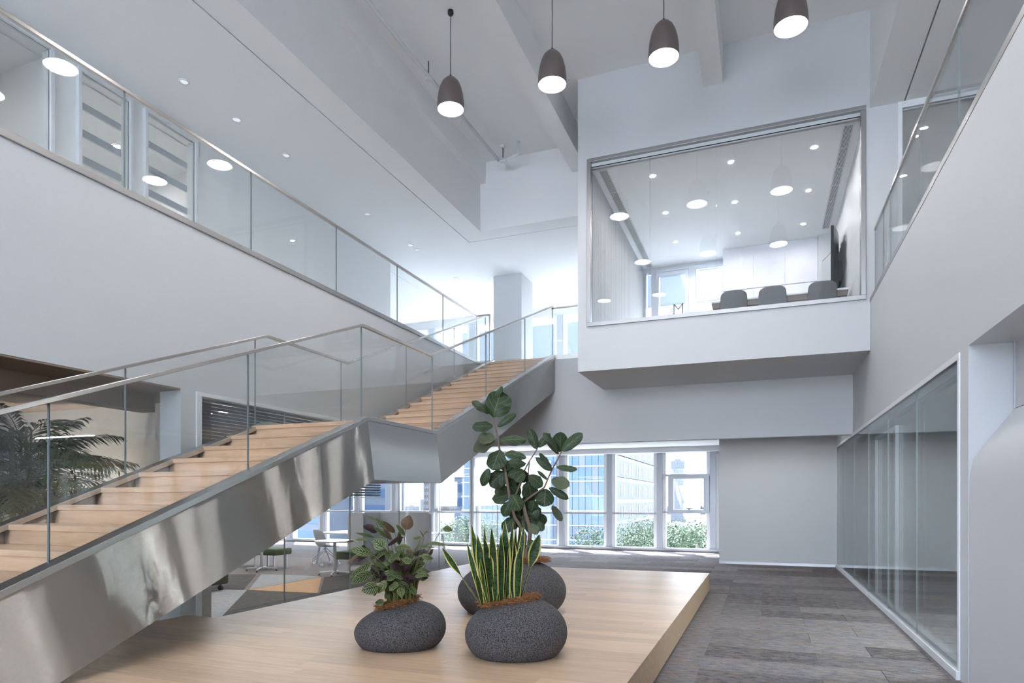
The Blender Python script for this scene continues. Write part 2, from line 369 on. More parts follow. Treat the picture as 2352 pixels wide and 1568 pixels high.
# left wall: parapet mass over an open ground floor
struct('wall_left', BS((XL - .31, XL, Y0, YW + .02, ZS - .01, ZF - .02), (XL - .31, XL, 5.33, 5.53, 0, ZS - .01)), PAINT, 'broad white wall below the left gallery railing')
struct('floor_gallery', BS((-9.2, XL - .31, Y0, YW, 4.1, ZF), (-9.2, -3.0, YW + .2, YG, 3.06, ZF), (XL - .31, XL, Y0, YW, ZF - .02, ZF)), BOUNCE_FLOOR, 'upper floor slab of the gallery and stair head')
struct('wall_gallery', BS((-9.0, -8.8, Y0, 4.6, ZF, ZC), (-9.0, -8.8, 4.6, 5.83, ZF + 2.93, ZC), (-9.0, -8.8, 5.83, 6.15, ZF, ZC), (-9.0, -8.8, 6.15, 8.17, 7.46, ZC), (-9.0, -8.8, 6.98, 7.18, ZF, 7.46), (-9.0, -8.8, 8.17, 14.2, ZF, ZC)), LIGHTENED, 'white wall at the back of the left gallery')  # whiter paint stands in for light missing from the gallery
struct('wall_gallery_rooms', BS((-12.2, -12.0, Y0, 14.4, ZF, ZC), (-12.2, -12.0, 14.4, YG, ZF, ZF + .06), (-12.2, -12.0, 14.4, YG, 7.3, ZC), (-12, -9, 14.2, 14.3, ZF, ZC), (-12.0, -9.0, 3.4, 3.5, ZF, ZC), (-12, -9, 5.95, 6.05, ZF, ZC), (-12, -9, 9.0, 9.1, ZF, ZC), (-12.2, -9.2, Y0, YG, 4.1, ZF), (-12.2, -9.2, Y0, YG, ZC - .02, ZC + .12)), LIGHTENED, 'pale rooms seen behind the left gallery')  # rooms painted whiter so they seem more brightly lit
# beam and wall at the stair head
struct('wall_beam', BS((-9.0, XL, YW, YW + .2, 2.72, ZF - .02), (XL, -4.21, YW, YW + .2, 2.72, ZF - .16), (-4.21, -3.13, YW, YW + .2, 2.72, ZF - .02), (-3.13, XR, YW, YW + .2, 2.72, 3.84)), PAINT, 'white deep beam below the upper floor at the head of the stair')
struct('ceiling_office', BS((XW, XL - .31, Y0, YW + .2, ZS, 4.1), (XW, -9.0, YW + .2, YG, 3.05, 4.1)), LIGHTENED, 'white ceiling of the ground floor office')
struct('ceiling_back', BS((-9.0, XR + .2, YW + .2, YG, 3.05, 3.2)), LIGHTENED, 'white ceiling between the beam and the far windows')
struct('wall_back', BS((-1.0, 5.2, YC, YC + .2, 0, 3.06), (-1.0, -.8, YC + .2, YG, 0, 3.06)), PAINT, 'grey white back wall beside the far windows')
struct('baseboard_back', BS((-1.0, XR, YC - .012, YC, 0, .06)), ALU, 'thin grey skirting along the back wall')
# right wall
struct('wall_right', BS((XR, XR + .2, Y0, YB, ZS, ZF), (XR, XR + .2, YB, YC + .2, ZS - .02, 3.84), (XR, XR + .3, 6.17, 6.40, 0, ZS), (XR + .2, XE, Y0, 16.95, 2.78, ZF - .06)), PAINT, 'tall white wall on the right under the gallery railing')
struct('wall_niche', BS((XR + .3, 2.6, 6.17, 6.40, 0, ZS), (2.4, 2.6, Y0, 6.17, 2.0, ZS), (XR + .2, 2.6, Y0, 6.17, ZS, 2.78)), PAINT, 'white return wall of the niche on the right')
# niche: flush lower block with a sloping shoulder
bm = bmesh.new(); prism(bm, [(XR + .005, 0), (2.4, 0), (2.4, 2.22), (1.83, 2.22), (1.62, 1.935), (1.555, 1.82), (1.535, 1.70), (XR + .005, 1.5)], 'Y', Y0, 6.165)
nb = obj('wall_niche_shoulder', bm, PAINT, smooth=True); nb.modifiers.new('split', 'EDGE_SPLIT').split_angle = R(34); tag(nb, 'bright white sloping shoulder inside the niche at the right edge', None, None, 'structure')
struct('wall_niche_upper', BS((1.83, 1.85, Y0, 6.16, 2.225, ZS)), PAINT, 'narrow upright panel at the back of the niche')
struct('trim_1', BS((1.822, 1.834, 6.150, 6.162, 2.22, ZS)), ALU, 'dark shadow line in the corner of the niche')
# room behind the right partition
struct('wall_right_room', BS((5.0, 5.2, Y0, YC + .2, 0, 2.78), (XR + .3, 5.0, 6.38, 6.5, 0, 2.78)), LIGHTENED, 'brightened white walls of the room behind the right glass partition')  # whiter paint lifts the dim room behind the glass
# shell behind and beside the camera
struct('wall_rear', BS((XW, -8.8, Y0 - .2, Y0, 0, ZV), (-8.8, 5.9, Y0 - .2, Y0, 0, .2), (-8.8, 5.9, Y0 - .2, Y0, 8.8, ZV), (-5.96, 1.5, Y0 - .2, Y0, 8.0, 8.8), (5.9, XE, Y0 - .2, Y0, 0, ZV)), PAINT, 'white wall around the added glazing behind the camera')
struct('wall_west', BS((XW - .2, XW, Y0, YG, 0, ZV)), PAINT, 'far left outer wall of the office')
struct('wall_east', BS((XE, XE + .2, Y0, YG, 0, ZV)), PAINT, 'outer wall beyond the right gallery')

# ------------------------------------------------------------------ meeting room box
struct('wall_meeting_room', BS((-3.13, XR, YB, YB + .2, 3.82, 4.66), (-3.13, -2.93, YB, YB + .2, 4.66, 7.57), (1.44, XR, YB, YB + .2, 4.66, 7.57), (XR, 1.92, YB, YB + .2, 3.8, 7.57), (-3.13, XR, YB, YB + .2, 7.57, ZV),
       (-3.13, -2.93, YB + .2, YG + .2, 3.82, ZV), (XR, XE, YB, YB + .2, ZC, ZV)), PAINT, 'white projecting wall around the meeting room window')
struct('floor_meeting_room', BS((-2.93, XR + .2, YB + .2, YW, 3.82, ZF), (-2.93, XR + .2, YW, 17.15, 3.84, ZF)), PAINT, 'underside and floor of the projecting meeting room')
struct('ceiling_meeting_room', BS((-2.93, 1.48, YB + .2, 17.15, 7.5, 7.62)), LIGHTENED, 'white ceiling of the meeting room')
struct('wall_meeting_room_right', BS((1.46, 1.66, YB + .2, 17.15, ZF, 7.5), (1.14, 1.46, 16.2, 16.95, ZF, 7.5)), PAINT, 'white right hand wall of the meeting room')
struct('wall_meeting_room_back', BS((-2.93, -.92, 16.95, 17.15, 7.42, 7.5), (-2.93, -2.87, 16.95, 17.15, ZF, 7.42), (-.92, XE, 16.95, 17.15, 3.2, 7.5), (-2.93, XE, 16.95, 17.15, 7.5, ZV)), PAINT, 'white head above the meeting room back window')
bm = bmesh.new()
y = YB + .24
while y < 16.9:
    box(bm, -2.93, -2.915, y, y + .028, ZF, 7.5); y += .056
tag(obj('wall_meeting_room_ribs', bm, PAINT), 'white vertically ribbed panelling on the left wall of the meeting room', None, None, 'structure')
# upper back windows reveal
struct('wall_upper_back', BS((-12.2, -3.13, YG, YG + .25, 7.27, ZC + .1), (-12.2, -3.13, YG, YG + .25, 3.05, ZF + .06), (XW, -2.93, YG, YG + .25, ZC, ZV), (XW, -12.2, YG, YG + .25, 3.0, ZC)), PAINT, 'white bulkhead above the far windows')
struct('wall_lower_back', BS((XW, -1.0, YG, YG + .25, 2.9, 3.06), (XW, -1.0, YG, YG + .25, -.3, .1), (-1.2, XE, YG, YG + .25, -.3, 3.06), (XW, -1.0, YG - .35, YG, 2.9, 3.05)), PAINT, 'grey bulkhead and low sill at the far ground floor windows')
tag(obj('column', B(-6.82, -6.01, 16.2, 17.1, ZF, ZC), PAINT, bevel=.004), 'square grey white column at the head of the staircase', 'column')
# ------------------------------------------------------------------ far windows (curtain wall)
def curtain(name, label, y, mxs, z0, z1, trans, x_end=None, mw=.16, wide=.10, mat=MULL):
    root = thing(name, ((mxs[0] + mxs[-1]) / 2, y, z0), label, None, None, 'structure')
    for mx in mxs:
        obj('mullion', BS((mx - mw / 2, mx + mw / 2, y - .05, y + .22, z0, z1)), mat, root, bevel=.004)
        obj('mullion_cover', BS((mx - mw / 2 - .10, mx - mw / 2, y + .02, y + .16, z0, z1), (mx + mw / 2, mx + mw / 2 + .10, y + .02, y + .16, z0, z1)), FRAME_W, root)
    for i, (a, b) in enumerate(zip(mxs, mxs[1:])):
        x0, x1 = a + mw / 2 + .10, b - mw / 2 - .10
        for zt in trans(i): obj('transom', B(x0 - .1, x1 + .1, y - .02, y + .10, zt - .03, zt + .03), mat, root)
        zs = [z0] + list(trans(i)) + [z1]
        for c, d in zip(zs, zs[1:]):
            pane_y('pane', y + .09, x0, x1, c + (.03 if c != z0 else 0), d - (.03 if d != z1 else 0), root, GLASSW)
    obj('sill', B(mxs[0] - .2, mxs[-1] + .2, y - .10, y + .2, z0 - .05, z0 + .01), mat, root)
    return root
gx = [-1.27 - .09 - 1.5 * k for k in range(11)][::-1]
win1 = curtain('window_1', 'grey framed ground floor window wall looking onto the city', YG, gx, .1, 2.9, lambda i: (1.12,) if i != 9 else (1.16, 2.24))
# opening sash in the last bay
r = win1
obj('sash_frame', BS((-2.62, -2.46, YG - .03, YG + .12, 1.19, 2.21), (-1.62, -1.46, YG - .03, YG + .12, 1.19, 2.21), (-2.46, -1.62, YG - .03, YG + .12, 2.13, 2.21), (-2.46, -1.62, YG - .03, YG + .12, 1.19, 1.24)), MULL, r, bevel=.004)
obj('window_handle', BS((-2.1, -1.94, YG - .07, YG - .05, 1.25, 1.27), (-2.04, -2.0, YG - .06, YG, 1.24, 1.28)), DARKM, r)
ux = [-11.92, -10.42, -8.92, -7.42, -5.92, -4.42, -3.22]
curtain('window_2', 'bright upper window wall behind the column at the stair head', YG, ux, ZF + .06, 7.27, lambda i: (), mw=.18)
rr0 = thing('window_9', (-1.45, Y0, .2), 'tall glazing added behind the camera to light the hall', None, None, 'structure')  # unseen glazing, added so sky light reaches the hall
for k in range(8):
    x = -8.8 + k * 2.1; obj('mullion', B(x - .05, x + .05, Y0 - .18, Y0 - .02, .2, 8.8 if x < -5.9 or x > 1.2 else 8.0), MULL, rr0)
    if k < 7:
        for za, zb in ((.2, 4.4), (4.4, 8.8)) if x < -5.9 or x > 1.2 else ((.2, 4.4), (4.4, 8.0)): pane_y('pane', Y0 - .1, x + .05, x + 2.05, za, zb, rr0, GLASSW)
w12 = thing('window_12', (-12.1, 16.8, ZF), 'side window added beyond the left gallery for daylight', None, None, 'structure')  # added to bring more daylight into the upper back
for k in range(4):
    y = 14.4 + k * 1.6; obj('mullion', B(-12.16, -12.04, y, y + .08, ZF + .06, 7.3), MULL, w12); pane_x('pane', -12.1, [(y + .08, ZF + .06), (min(y + 1.6, YG), ZF + .06), (min(y + 1.6, YG), 7.3), (y + .08, 7.3)], w12, GLASSW)
# meeting room back window with two roller shades
w3 = thing('window_3', (-1.9, 16.95, ZF), 'meeting room back window with pale roller shades half lowered', None, None, 'structure')
for a, b in ((-2.87, -2.84), (-2.71, -2.60), (-1.78, -1.59), (-.96, -.92)):
    obj('window_post', B(a, b, 16.92, 17.06, ZF, 7.36), ALU, w3, bevel=.003)
obj('window_head', B(-2.87, -.92, 16.92, 17.06, 7.36, 7.42), ALU, w3)
obj('window_sash', BS((-2.60, -2.52, 16.90, 17.02, ZF, 7.34), (-1.86, -1.78, 16.90, 17.02, ZF, 7.34), (-2.52, -1.86, 16.90, 17.02, 7.25, 7.34)), ALU, w3, bevel=.003)
for a, b in ((-2.84, -2.71), (-2.52, -1.86), (-1.59, -.96)):
    pane_y('pane', 17.03, a, b, ZF, 7.36 if b < -2.6 or a > -1.7 else 7.25, w3, GLASSW)
    sh = obj('roller_shade', BS((a + .01, b - .01, 17.085, 17.09, 6.54, 7.36)), SHADE, w3); obj('hem_bar', B(a + .01, b - .01, 17.08, 17.10, 6.525, 6.545), ALU, sh)
# back-to-front room lettering on the glass
def letters(txt, x, z, size, parent, y):
    cu = bpy.data.curves.new('lettering', 'FONT'); cu.body = txt; cu.size = size; cu.extrude = .002; cu.align_x = 'LEFT'
    tmp = bpy.data.objects.new('tmp', cu); COL.objects.link(tmp); bpy.context.view_layer.update()
    me = bpy.data.meshes.new_from_object(tmp.evaluated_get(bpy.context.evaluated_depsgraph_get())); bpy.data.objects.remove(tmp)
    me.materials.append(LETTER)
    o = bpy.data.objects.new('lettering', me); COL.objects.link(o); o.parent = parent
    o.location = Vector((x, y, z)) - worldloc(parent); o.rotation_euler = (R(90), 0, 0); o.scale = (-1, 1, 1)
    return o
letters('M', -1.88, 6.25, .40, w3, 17.0)
letters('7-1', -2.13, 6.26, .22, w3, 17.0)

# ------------------------------------------------------------------ wooden platform, plank by plank
plat = thing('wooden_platform', (-3.2, 5, 0), 'low oak platform with the stone planters and the foot of the staircase', 'platform')
PX0, PX1, PY1, PZ = -5.24, -.84, 11.2, .30
obj('base', BS((PX0 + .04, PX1 - .03, .6, PY1 - .03, 0, PZ - .03), (-5.62, PX0 + .04, .6, 5.1, 0, PZ - .03)), DARKGAP, plat)
obj('fascia', BS((PX1 - .03, PX1, .57, PY1, .02, PZ - .028)), OAK, plat)
obj('fascia', BS((PX0, PX1, PY1 - .03, PY1, .02, PZ - .028)), OAK, plat)
obj('fascia', BS((PX0, PX0 + .03, 5.1, PY1, .02, PZ - .028)), OAK, plat)
pw = .19; y = PY1; k = 0; pl_meshes = {}
rp = random.Random(3)
while y > .6:
    x0r = PX0 if y - pw > 5.05 else -5.64
    x = x0r; first = True
    while x < PX1 - .01:
        ln = rp.uniform(.5, 1.8) if first else 1.8
        x1 = min(x + ln, PX1)
        if PX1 - x1 < .25: x1 = PX1
        key = round(x1 - x, 3)
        bmk = B(x + .0007, x1 - .0007, y - pw + .0007, y - .0007, PZ - .028, PZ)
        obj('plank', bmk, OAK, plat)
        x = x1; first = False
    y -= pw; k += 1

# ------------------------------------------------------------------ carpet tiles (hall) and coloured carpet fields (office)
TX, TY = 1.0, .5
me_t = bpy.data.meshes.new('carpet_tile'); bmt = B(.003, TX - .003, .003, TY - .003, -.002, .006); bmt.to_mesh(me_t); bmt.free(); me_t.materials.append(CARPET)
me_h = bpy.data.meshes.new('carpet_half_tile'); bmt = B(.003, TX / 2 - .003, .003, TY - .003, -.002, .006); bmt.to_mesh(me_h); bmt.free(); me_h.materials.append(CARPET)
row = 0; y = 4.0
while y < YG - .2:
    xs_ = PX1 + .01 if y < PY1 - .2 else -5.8
    xe_ = XR - .06 if y < YC - .3 else -1.02
    x = 1.46 - TX if row % 2 else 1.46 - TX / 2
    if row % 2 == 0 and xe_ > 0: link('carpet_tile', me_h, (1.46 - TX / 2, y, 0), floor); x -= TX
    while x > xs_ - .4:
        if x + TX <= xe_ + .6: 
            if x >= xs_ - .02: link('carpet_tile', me_t, (x, y, 0), floor)
            elif x + TX / 2 >= xs_ - .02: link('carpet_tile', me_h, (x + TX / 2, y, 0), floor)
        x -= TX
    y += TY; row += 1
def field(pts, mat, z=.008):
    bm = bmesh.new(); prism(bm, pts, 'Z', .0, z); return obj('carpet_field', bm, mat, floor)
field([(-6.25, 4.2), (-6.25, 6.1), (-8.05, 8.52), (-9.9, 8.2), (-9.9, 4.2)], CARPL, .006)
field([(-6.25, 6.1), (-8.05, 8.52), (-6.72, 8.62), (-6.25, 8.66)], CARPD)
field([(-8.05, 8.55), (-8.06, 10.5), (-6.72, 8.65)], CARPO)
field([(-8.08, 8.6), (-8.08, 10.5), (-8.4, 10.6), (-9.5, 10.45)], CARPL)
field([(-8.0, 10.5), (-6.70, 8.68), (-6.25, 8.7), (-6.25, 12.2), (-7.6, 11.4)], CARPD)
field([(-8.12, 8.5), (-9.6, 10.4), (-11.2, 9.8), (-10, 8.22)], CARPD)

# ------------------------------------------------------------------ staircase
st = thing('staircase', (-4.95, 1.0, .3), 'straight oak staircase with brushed steel sides, a middle landing and glass balustrades', 'staircase')
GO, RI, LZ = .387, .1545, 2.39
YL0, YL1 = 6.31, 7.98            # landing trim line on the near side
XS0, XS1 = -5.74, -4.21          # outer faces of the stringers
TRZ = 2.46                       # top of the trim at the landing
sl0, sl1 = .390, .402
def zline(y, dz=0.0):            # trim top along the flight
    if y < YL0: return TRZ - (YL0 - y) * sl0 + dz
    if y > YL1: return TRZ + (y - YL1) * sl1 + dz
    return TRZ + dz
YE, YS = YW - .003, 1.25
DB = .72
def band_bottom():
    a0, a1 = math.atan(sl0), math.atan(sl1)
    p_low = (YL0 + DB * math.tan(a0 / 2), TRZ - DB); p_up = (YL1 + DB * math.tan(a1 / 2), TRZ - DB)
    v0, v1 = DB / math.cos(a0), DB / math.cos(a1)
    yfoot = YL0 - (TRZ - v0 - PZ) / sl0
    return [(YE, zline(YE) - v1), p_up, p_low, (yfoot, PZ)]
bb = band_bottom()
top = [(YS, max(PZ, zline(YS))), (YL0, TRZ), (YL1, TRZ), (YE, zline(YE))]
prof = [(YS, PZ)] + top + bb
prof = [(y, z - .05) if (y, z) in top else (y, z) for y, z in prof]
tl = {p: (p[0], p[1] - .05) for p in top}
pan = (([(YS, PZ), tl[top[0]], tl[top[1]], bb[2], bb[3]], STEEL), ([tl[top[1]], tl[top[2]], bb[1], bb[2]], STEELV), ([tl[top[2]], tl[top[3]], bb[0], bb[1]], STEEL))
for x0, x1 in ((XS1 - .05, XS1), (XS0, XS0 + .05)):
    for pp_, mt in pan:
        bm = bmesh.new(); prism(bm, pp_, 'X', x0, x1); obj('stringer_panel', bm, mt, st)
bm = bmesh.new(); bot = bb[::-1]
q = [(y, z + .006) for y, z in bot] + [(y, z + .03) for y, z in bot[::-1]]
prism(bm, q, 'X', XS0 + .05, XS1 - .05); obj('soffit', bm, STEELTRIM, st)
def run(pts, off, w, hgt, x):    # square bar following the flight
    bm = bmesh.new(); prism(bm, [(y, z + off) for y, z in pts] + [(y, z + off + hgt) for y, z in pts[::-1]], 'X', x - w / 2, x + w / 2); return bm
TP = [(YS, zline(YS)), (YL0, TRZ), (YL1, TRZ), (YE, zline(YE))]
for x in (XS1 - .055, XS0 + .055):
    obj('trim_rail', run(TP, -.05, .13, .05, x), STEELTRIM, st, bevel=.004)
    obj('shadow_gap', run(TP, -.058, .105, .008, x), DARKGAP, st)
# oak flights
xi0, xi1 = XS0 + .05, XS1 - .05
ny0 = 6.11; n_low = 13
for i in range(n_low + 1):       # lower flight noses, counted down from the landing
    yn, zn = ny0 - i * GO, LZ - i * RI
    if i: obj('tread', B(xi0, xi1, yn - .02, yn + GO, zn - .045, zn), OAKS, st, bevel=.003)
    obj('riser', B(xi0, xi1, yn, yn + .022, max(PZ, zn - RI), zn - .045), OAKS, st)
obj('landing_floor', B(xi0, xi1, ny0 - .02, 8.166 + .02, LZ - .045, LZ), OAKS, st, bevel=.003)
for i in range(14):
    yn, zn = 8.166 + i * GO, LZ + (i + 1) * RI
    obj('riser', B(xi0, xi1, yn, yn + .022, zn - RI, zn - .045), OAKS, st)
    obj('tread', B(xi0, xi1, yn - .02, min(yn + GO, YW + .05) if i < 13 else YW + .05, zn - .045, zn), OAKS, st, bevel=.003)
# glass balustrades
for x, js, yend in ((-4.29, (1.1, 2.82, 4.55, 6.30, 8.00, 9.87, 11.75, 13.50), 13.5), (-5.66, (1.0, 2.72, 4.43, 6.12, 7.81, 9.63, 11.46, 13.0), 13.0)):
    hr = 1.04
    def zt(y): return zline(y) + hr
    for a, b in zip(js, js[1:]):
        g = .004
        ys = [a + g] + [v for v in (YL0, YL1) if a + g < v < b - g] + [b - g]
        pane_x('glass_panel', x, [(v, zline(v) - .04) for v in ys] + [(v, zt(v)) for v in ys[::-1]], st, GLASS, .017)
    hp = [(js[0] - .3, zt(js[0] - .3)), (YL0, TRZ + hr), (YL1, TRZ + hr), (yend, zt(yend))]
    obj('handrail', run(hp, -.012, .038, .034, x), HANDRAIL, st, bevel=.003)

# ------------------------------------------------------------------ gallery railings
def railing(name, label, x, ys, z0, z1, trimx):
    root = thing(name, (x, ys[0], z0), label, 'railing', 'glass railings of the upper floor')
    for a, b in zip(ys, ys[1:]):
        pane_x('glass_panel', x, [(a + .006, z0 - .02), (b - .006, z0 - .02), (b - .006, z1), (a + .006, z1)], root, GLASS, .017)
    obj('base_trim', B(*trimx, ys[0], ys[-1], z0 - .07, z0), TRIMD, root, bevel=.004)
    obj('handrail', B(x - .022, x + .022, ys[0], ys[-1], z1 - .005, z1 + .032), HANDRAIL, root, bevel=.003)
    return root
rl = railing('glass_railing', 'long glass railing with steel rail along the left gallery', -6.03, [-2.3, -.54, 1.21, 2.96, 4.71, 6.45, 8.20, 9.95, 11.70, 13.35], ZT, 5.63, (XL - .14, XL + .02))
pane_y('glass_panel', 13.36, -6.03, -5.72, ZT, 5.63, rl); obj('handrail', B(-6.05, -5.70, 13.338, 13.382, 5.625, 5.662), HANDRAIL, rl)
obj('base_trim', B(XL - .02, -5.7, 13.30, 13.42, ZT - .06, ZT), STEELTRIM, rl)
obj('end_post', B(-5.725, -5.70, 13.345, 13.375, ZT, 5.63), HANDRAIL, rl)
railing('glass_railing', 'glass railing with thin rail along the right gallery', 1.60, [-2.05, -.3, 1.45, 3.2, 4.95, 6.75, 8.3, 10.05, 11.355], ZT, 5.66, (XR - .004, XR + .2))
rs = thing('glass_railing', (-3.7, 13.5, ZF), 'short glass railing between the stair head and the meeting room', 'railing', 'glass railings of the upper floor')
pane_y('glass_panel', 13.51, -4.28, -3.70, ZT, 5.66, rs); pane_y('glass_panel', 13.51, -3.69, -3.135, ZT, 5.66, rs)
obj('handrail', B(-4.31, -3.13, 13.49, 13.53, 5.655, 5.69), HANDRAIL, rs); obj('base_trim', B(-4.21, -3.135, 13.415, 13.62, ZF - .02, ZT + .02), STEELTRIM, rs)

# ------------------------------------------------------------------ glass partitions
pr = thing('glass_partition', (XR, 11, 0), 'floor to soffit glass partition along the right wall with white frame', 'partition')
obj('frame', BS((XR - .03, XR + .07, 6.40, YC, 0, .075), (XR - .012, XR + .07, 6.40, YC, ZS - .06, ZS - .005), (XR - .012, XR + .07, 6.40, 6.45, .075, ZS - .06), (XR - .012, XR + .07, YC - .05, YC, .075, ZS - .06)), FRAME_W, pr, bevel=.004)
obj('inner_frame', BS((XR + .01, XR + .09, 6.45, YC - .05, ZS - .16, ZS - .075), (XR + .01, XR + .09, 6.45, YC - .05, .075, .12)), ALU, pr)
jy = [6.45, 8.05, 9.77, 11.49, 13.23, 14.8, YC - .05]
for a, b in zip(jy, jy[1:]):
    pane_x('glass_panel', XR, [(a + .005, .06), (b - .005, .06), (b - .005, ZS - .06), (a + .005, ZS - .06)], pr, GLASSD)
    pane_x('glass_panel', XR + .07, [(a + .025, .06), (b + .015, .06), (b + .015, ZS - .06), (a + .025, ZS - .06)], pr, GLASSD)
# door leaf frame inside it
obj('door_frame', BS((XR + .02, XR + .06, 10.98, 11.03, .08, 2.45), (XR + .02, XR + .06, 9.40, 9.45, .08, 2.45), (XR + .02, XR + .06, 9.45, 10.98, 2.40, 2.45)), ALU, pr)
pp = thing('glass_partition', (XL, 9.5, 0), 'clear glass office partition under the left wall behind the staircase', 'partition')
obj('frame', BS((XL - .10, XL + .02, 5.53, YW, ZS - .06, ZS - .012), (XL - .10, XL + .02, 5.53, 5.60, 0, ZS - .06), (XL - .10, XL + .02, 5.53, YW, 0, .05)), FRAME_W, pp, bevel=.003)
jy = [5.60, 6.98, 8.45, 9.9, 11.4, 12.9, 14.4, 15.9, 17.4, 19.2]
for a, b in zip(jy, jy[1:]):
    pane_x('glass_panel', XL, [(a + .006, .04), (b - .006, .04), (b - .006, ZS - .05), (a + .006, ZS - .05)], pp, GLASS)
# blind behind the first panes
bl = thing('venetian_blind', (XL - .2, 7.4, 2.7), 'half raised grey slatted blind behind the office glass by the stair', 'blind')
obj('head_rail', B(XL - .22, XL - .16, 5.62, 9.6, 2.66, 2.72), ALU, bl)
me_s = None
for i in range(26):
    zc = 2.64 - i * .042
    bm = bmesh.new(); prism(bm, [(XL - .215, zc - .012), (XL - .212, zc - .014), (XL - .165, zc + .012), (XL - .168, zc + .014)], 'Y', 5.62, 9.6)
    obj('slat', bm, BLIND, bl)
obj('bottom_rail', B(XL - .21, XL - .17, 5.62, 9.6, 1.54, 1.56), ALU, bl)
for i, yy in enumerate((6.45, 8.4)):
    t = thing('strip_lamp', (-7.3, yy, 2.6), ('front' if i == 0 else 'rear') + ' linear strip lamp under the office ceiling behind the blind', 'lamp', 'office strip lamps')
    obj('housing', B(-8.4, -6.35, yy - .04, yy + .04, 2.64, 2.74), FRAME_W, t); obj('diffuser', B(-8.38, -6.37, yy - .03, yy + .03, 2.63, 2.64), STRIP, t)

# meeting room front glazing
mg = thing('window_4', (-.75, YB, 4.66), 'large frameless jointed front glazing of the meeting room in a steel frame', None, None, 'structure')
obj('frame', BS((-2.96, 1.47, YB - .03, YB + .10, 4.61, 4.68), (-2.96, 1.47, YB - .03, YB + .10, 7.55, 7.61), (-2.96, -2.89, YB - .03, YB + .10, 4.68, 7.55), (1.40, 1.47, YB - .03, YB + .10, 4.68, 7.55)), TRIMD, mg, bevel=.004)
obj('top_channel', BS((-2.89, 1.40, YB + .05, YB + .09, 7.47, 7.55)), FRAME_W, mg); obj('shadow_line', B(-2.89, 1.40, YB + .04, YB + .05, 7.475, 7.487), DARKGAP, mg)
jx = [-2.89, -1.85, -.75, .35, 1.40]
for a, b in zip(jx, jx[1:]): pane_y('pane', YB + .055, a + .003, b - .003, 4.68, 7.55, mg, GLASS)
# glass screen across the right gallery
gs = thing('window_5', (3.5, YB, 4.5), 'glass screen across the right gallery beside the meeting room', None, None, 'structure')
obj('frame', BS((1.90, 1.96, YB - .02, YB + .12, 4.5, ZC), (1.96, XE, YB - .02, YB + .12, ZC - .10, ZC)), FRAME_W, gs, bevel=.003)
obj('shadow_line', B(1.96, XE, YB + .03, YB + .04, ZC - .118, ZC - .10), ALU, gs)
for a, b in ((1.96, 3.0), (3.0, 4.6), (4.6, XE)): pane_y('pane', YB + .05, a + .004, b - .004, 4.5, ZC - .1, gs, GLASS)
# gallery room windows on the left
for i, (ya, yb) in enumerate(((4.6, 5.83), (6.15, 6.98), (7.18, 8.17))):
    w = thing('window_%d' % (6 + i), (-8.8, (ya + yb) / 2, ZF), ('lit framed opening', 'first glazed panel', 'second glazed panel')[i] + ' in the wall behind the left gallery railing', None, None, 'structure')
    zt_ = ZF + 2.93 if i == 0 else 7.46
    obj('frame', BS((-8.84, -8.74, ya, ya + .05, ZF, zt_), (-8.84, -8.74, yb - .05, yb, ZF, zt_), (-8.84, -8.74, ya + .05, yb - .05, zt_ - .05, zt_)), FRAME_W, w, bevel=.003)
    pane_x('pane', -8.79, [(ya + .05, ZF), (yb - .05, ZF), (yb - .05, zt_ - .05), (ya + .05, zt_ - .05)], w, GLASS)
    if i:
        for k, zz in enumerate((7.10, 6.72, 6.35, 5.9)):
            obj('shade_rail', B(-8.96, -8.93, ya + .06, yb - .06, zz - .10, zz), SHADE if k else ALU, w)
# ------------------------------------------------------------------ pendant lamps
PZB = 7.56                        # rim of the shades
def make_pendant():
    root = thing('pendant_lamp', (0, 0, PZB), 'x', 'lamp', 'dome pendant lamps of the hall')
    bm = bmesh.new()
    prof = [(.205, 0), (.208, .05), (.203, .14), (.19, .24), (.165, .34), (.128, .42), (.078, .475), (.03, .495), (.012, .50)]
    lathe(bm, prof, n=40, cap0=False); inner = [(r - .006 if r > .02 else .005, z - .004) for r, z in prof[1:]]
    lathe(bm, [(.199, 0)] + inner, n=40, cap0=False)
    obj('shade', bm, BRONZE, root, local=True, smooth=True)
    bm = bmesh.new(); lathe(bm, [(.199, .012), (.199, .016)], n=40); obj('diffuser', bm, BULB, root, local=True)
    bm = bmesh.new(); lathe(bm, [(.018, .495), (.018, .53), (.008, .54)], n=12); obj('cap', bm, DARKM, root, local=True)
    bm = bmesh.new(); tube(bm, [(0, 0, .53), (0, 0, ZV - PZB - .02)], .006, 6); obj('cord', bm, DARKM, root, local=True)
    bm = bmesh.new(); lathe(bm, [(.03, ZV - PZB - .07), (.045, ZV - PZB - .05), (.045, ZV - PZB - .002)], n=16); obj('ceiling_rose', bm, DARKM, root, local=True)
    return root
pend0 = make_pendant()
rows = ((9.05, 'far row under the beams'), (6.2, 'middle row, seen mirrored in glass'), (3.4, 'nearest row, seen mirrored in glass'))
cols = ((-4.53, 'leftmost'), (-2.88, 'second from left'), (-1.28, 'third from left'), (.32, 'rightmost'))
firstp = True
for y, rn in rows:
    for x, cn in cols:
        o = pend0 if firstp else copy_tree(pend0); firstp = False
        o.location = (x, y, PZB); o['label'] = 'dark dome pendant lamp, %s, %s' % (cn, rn)

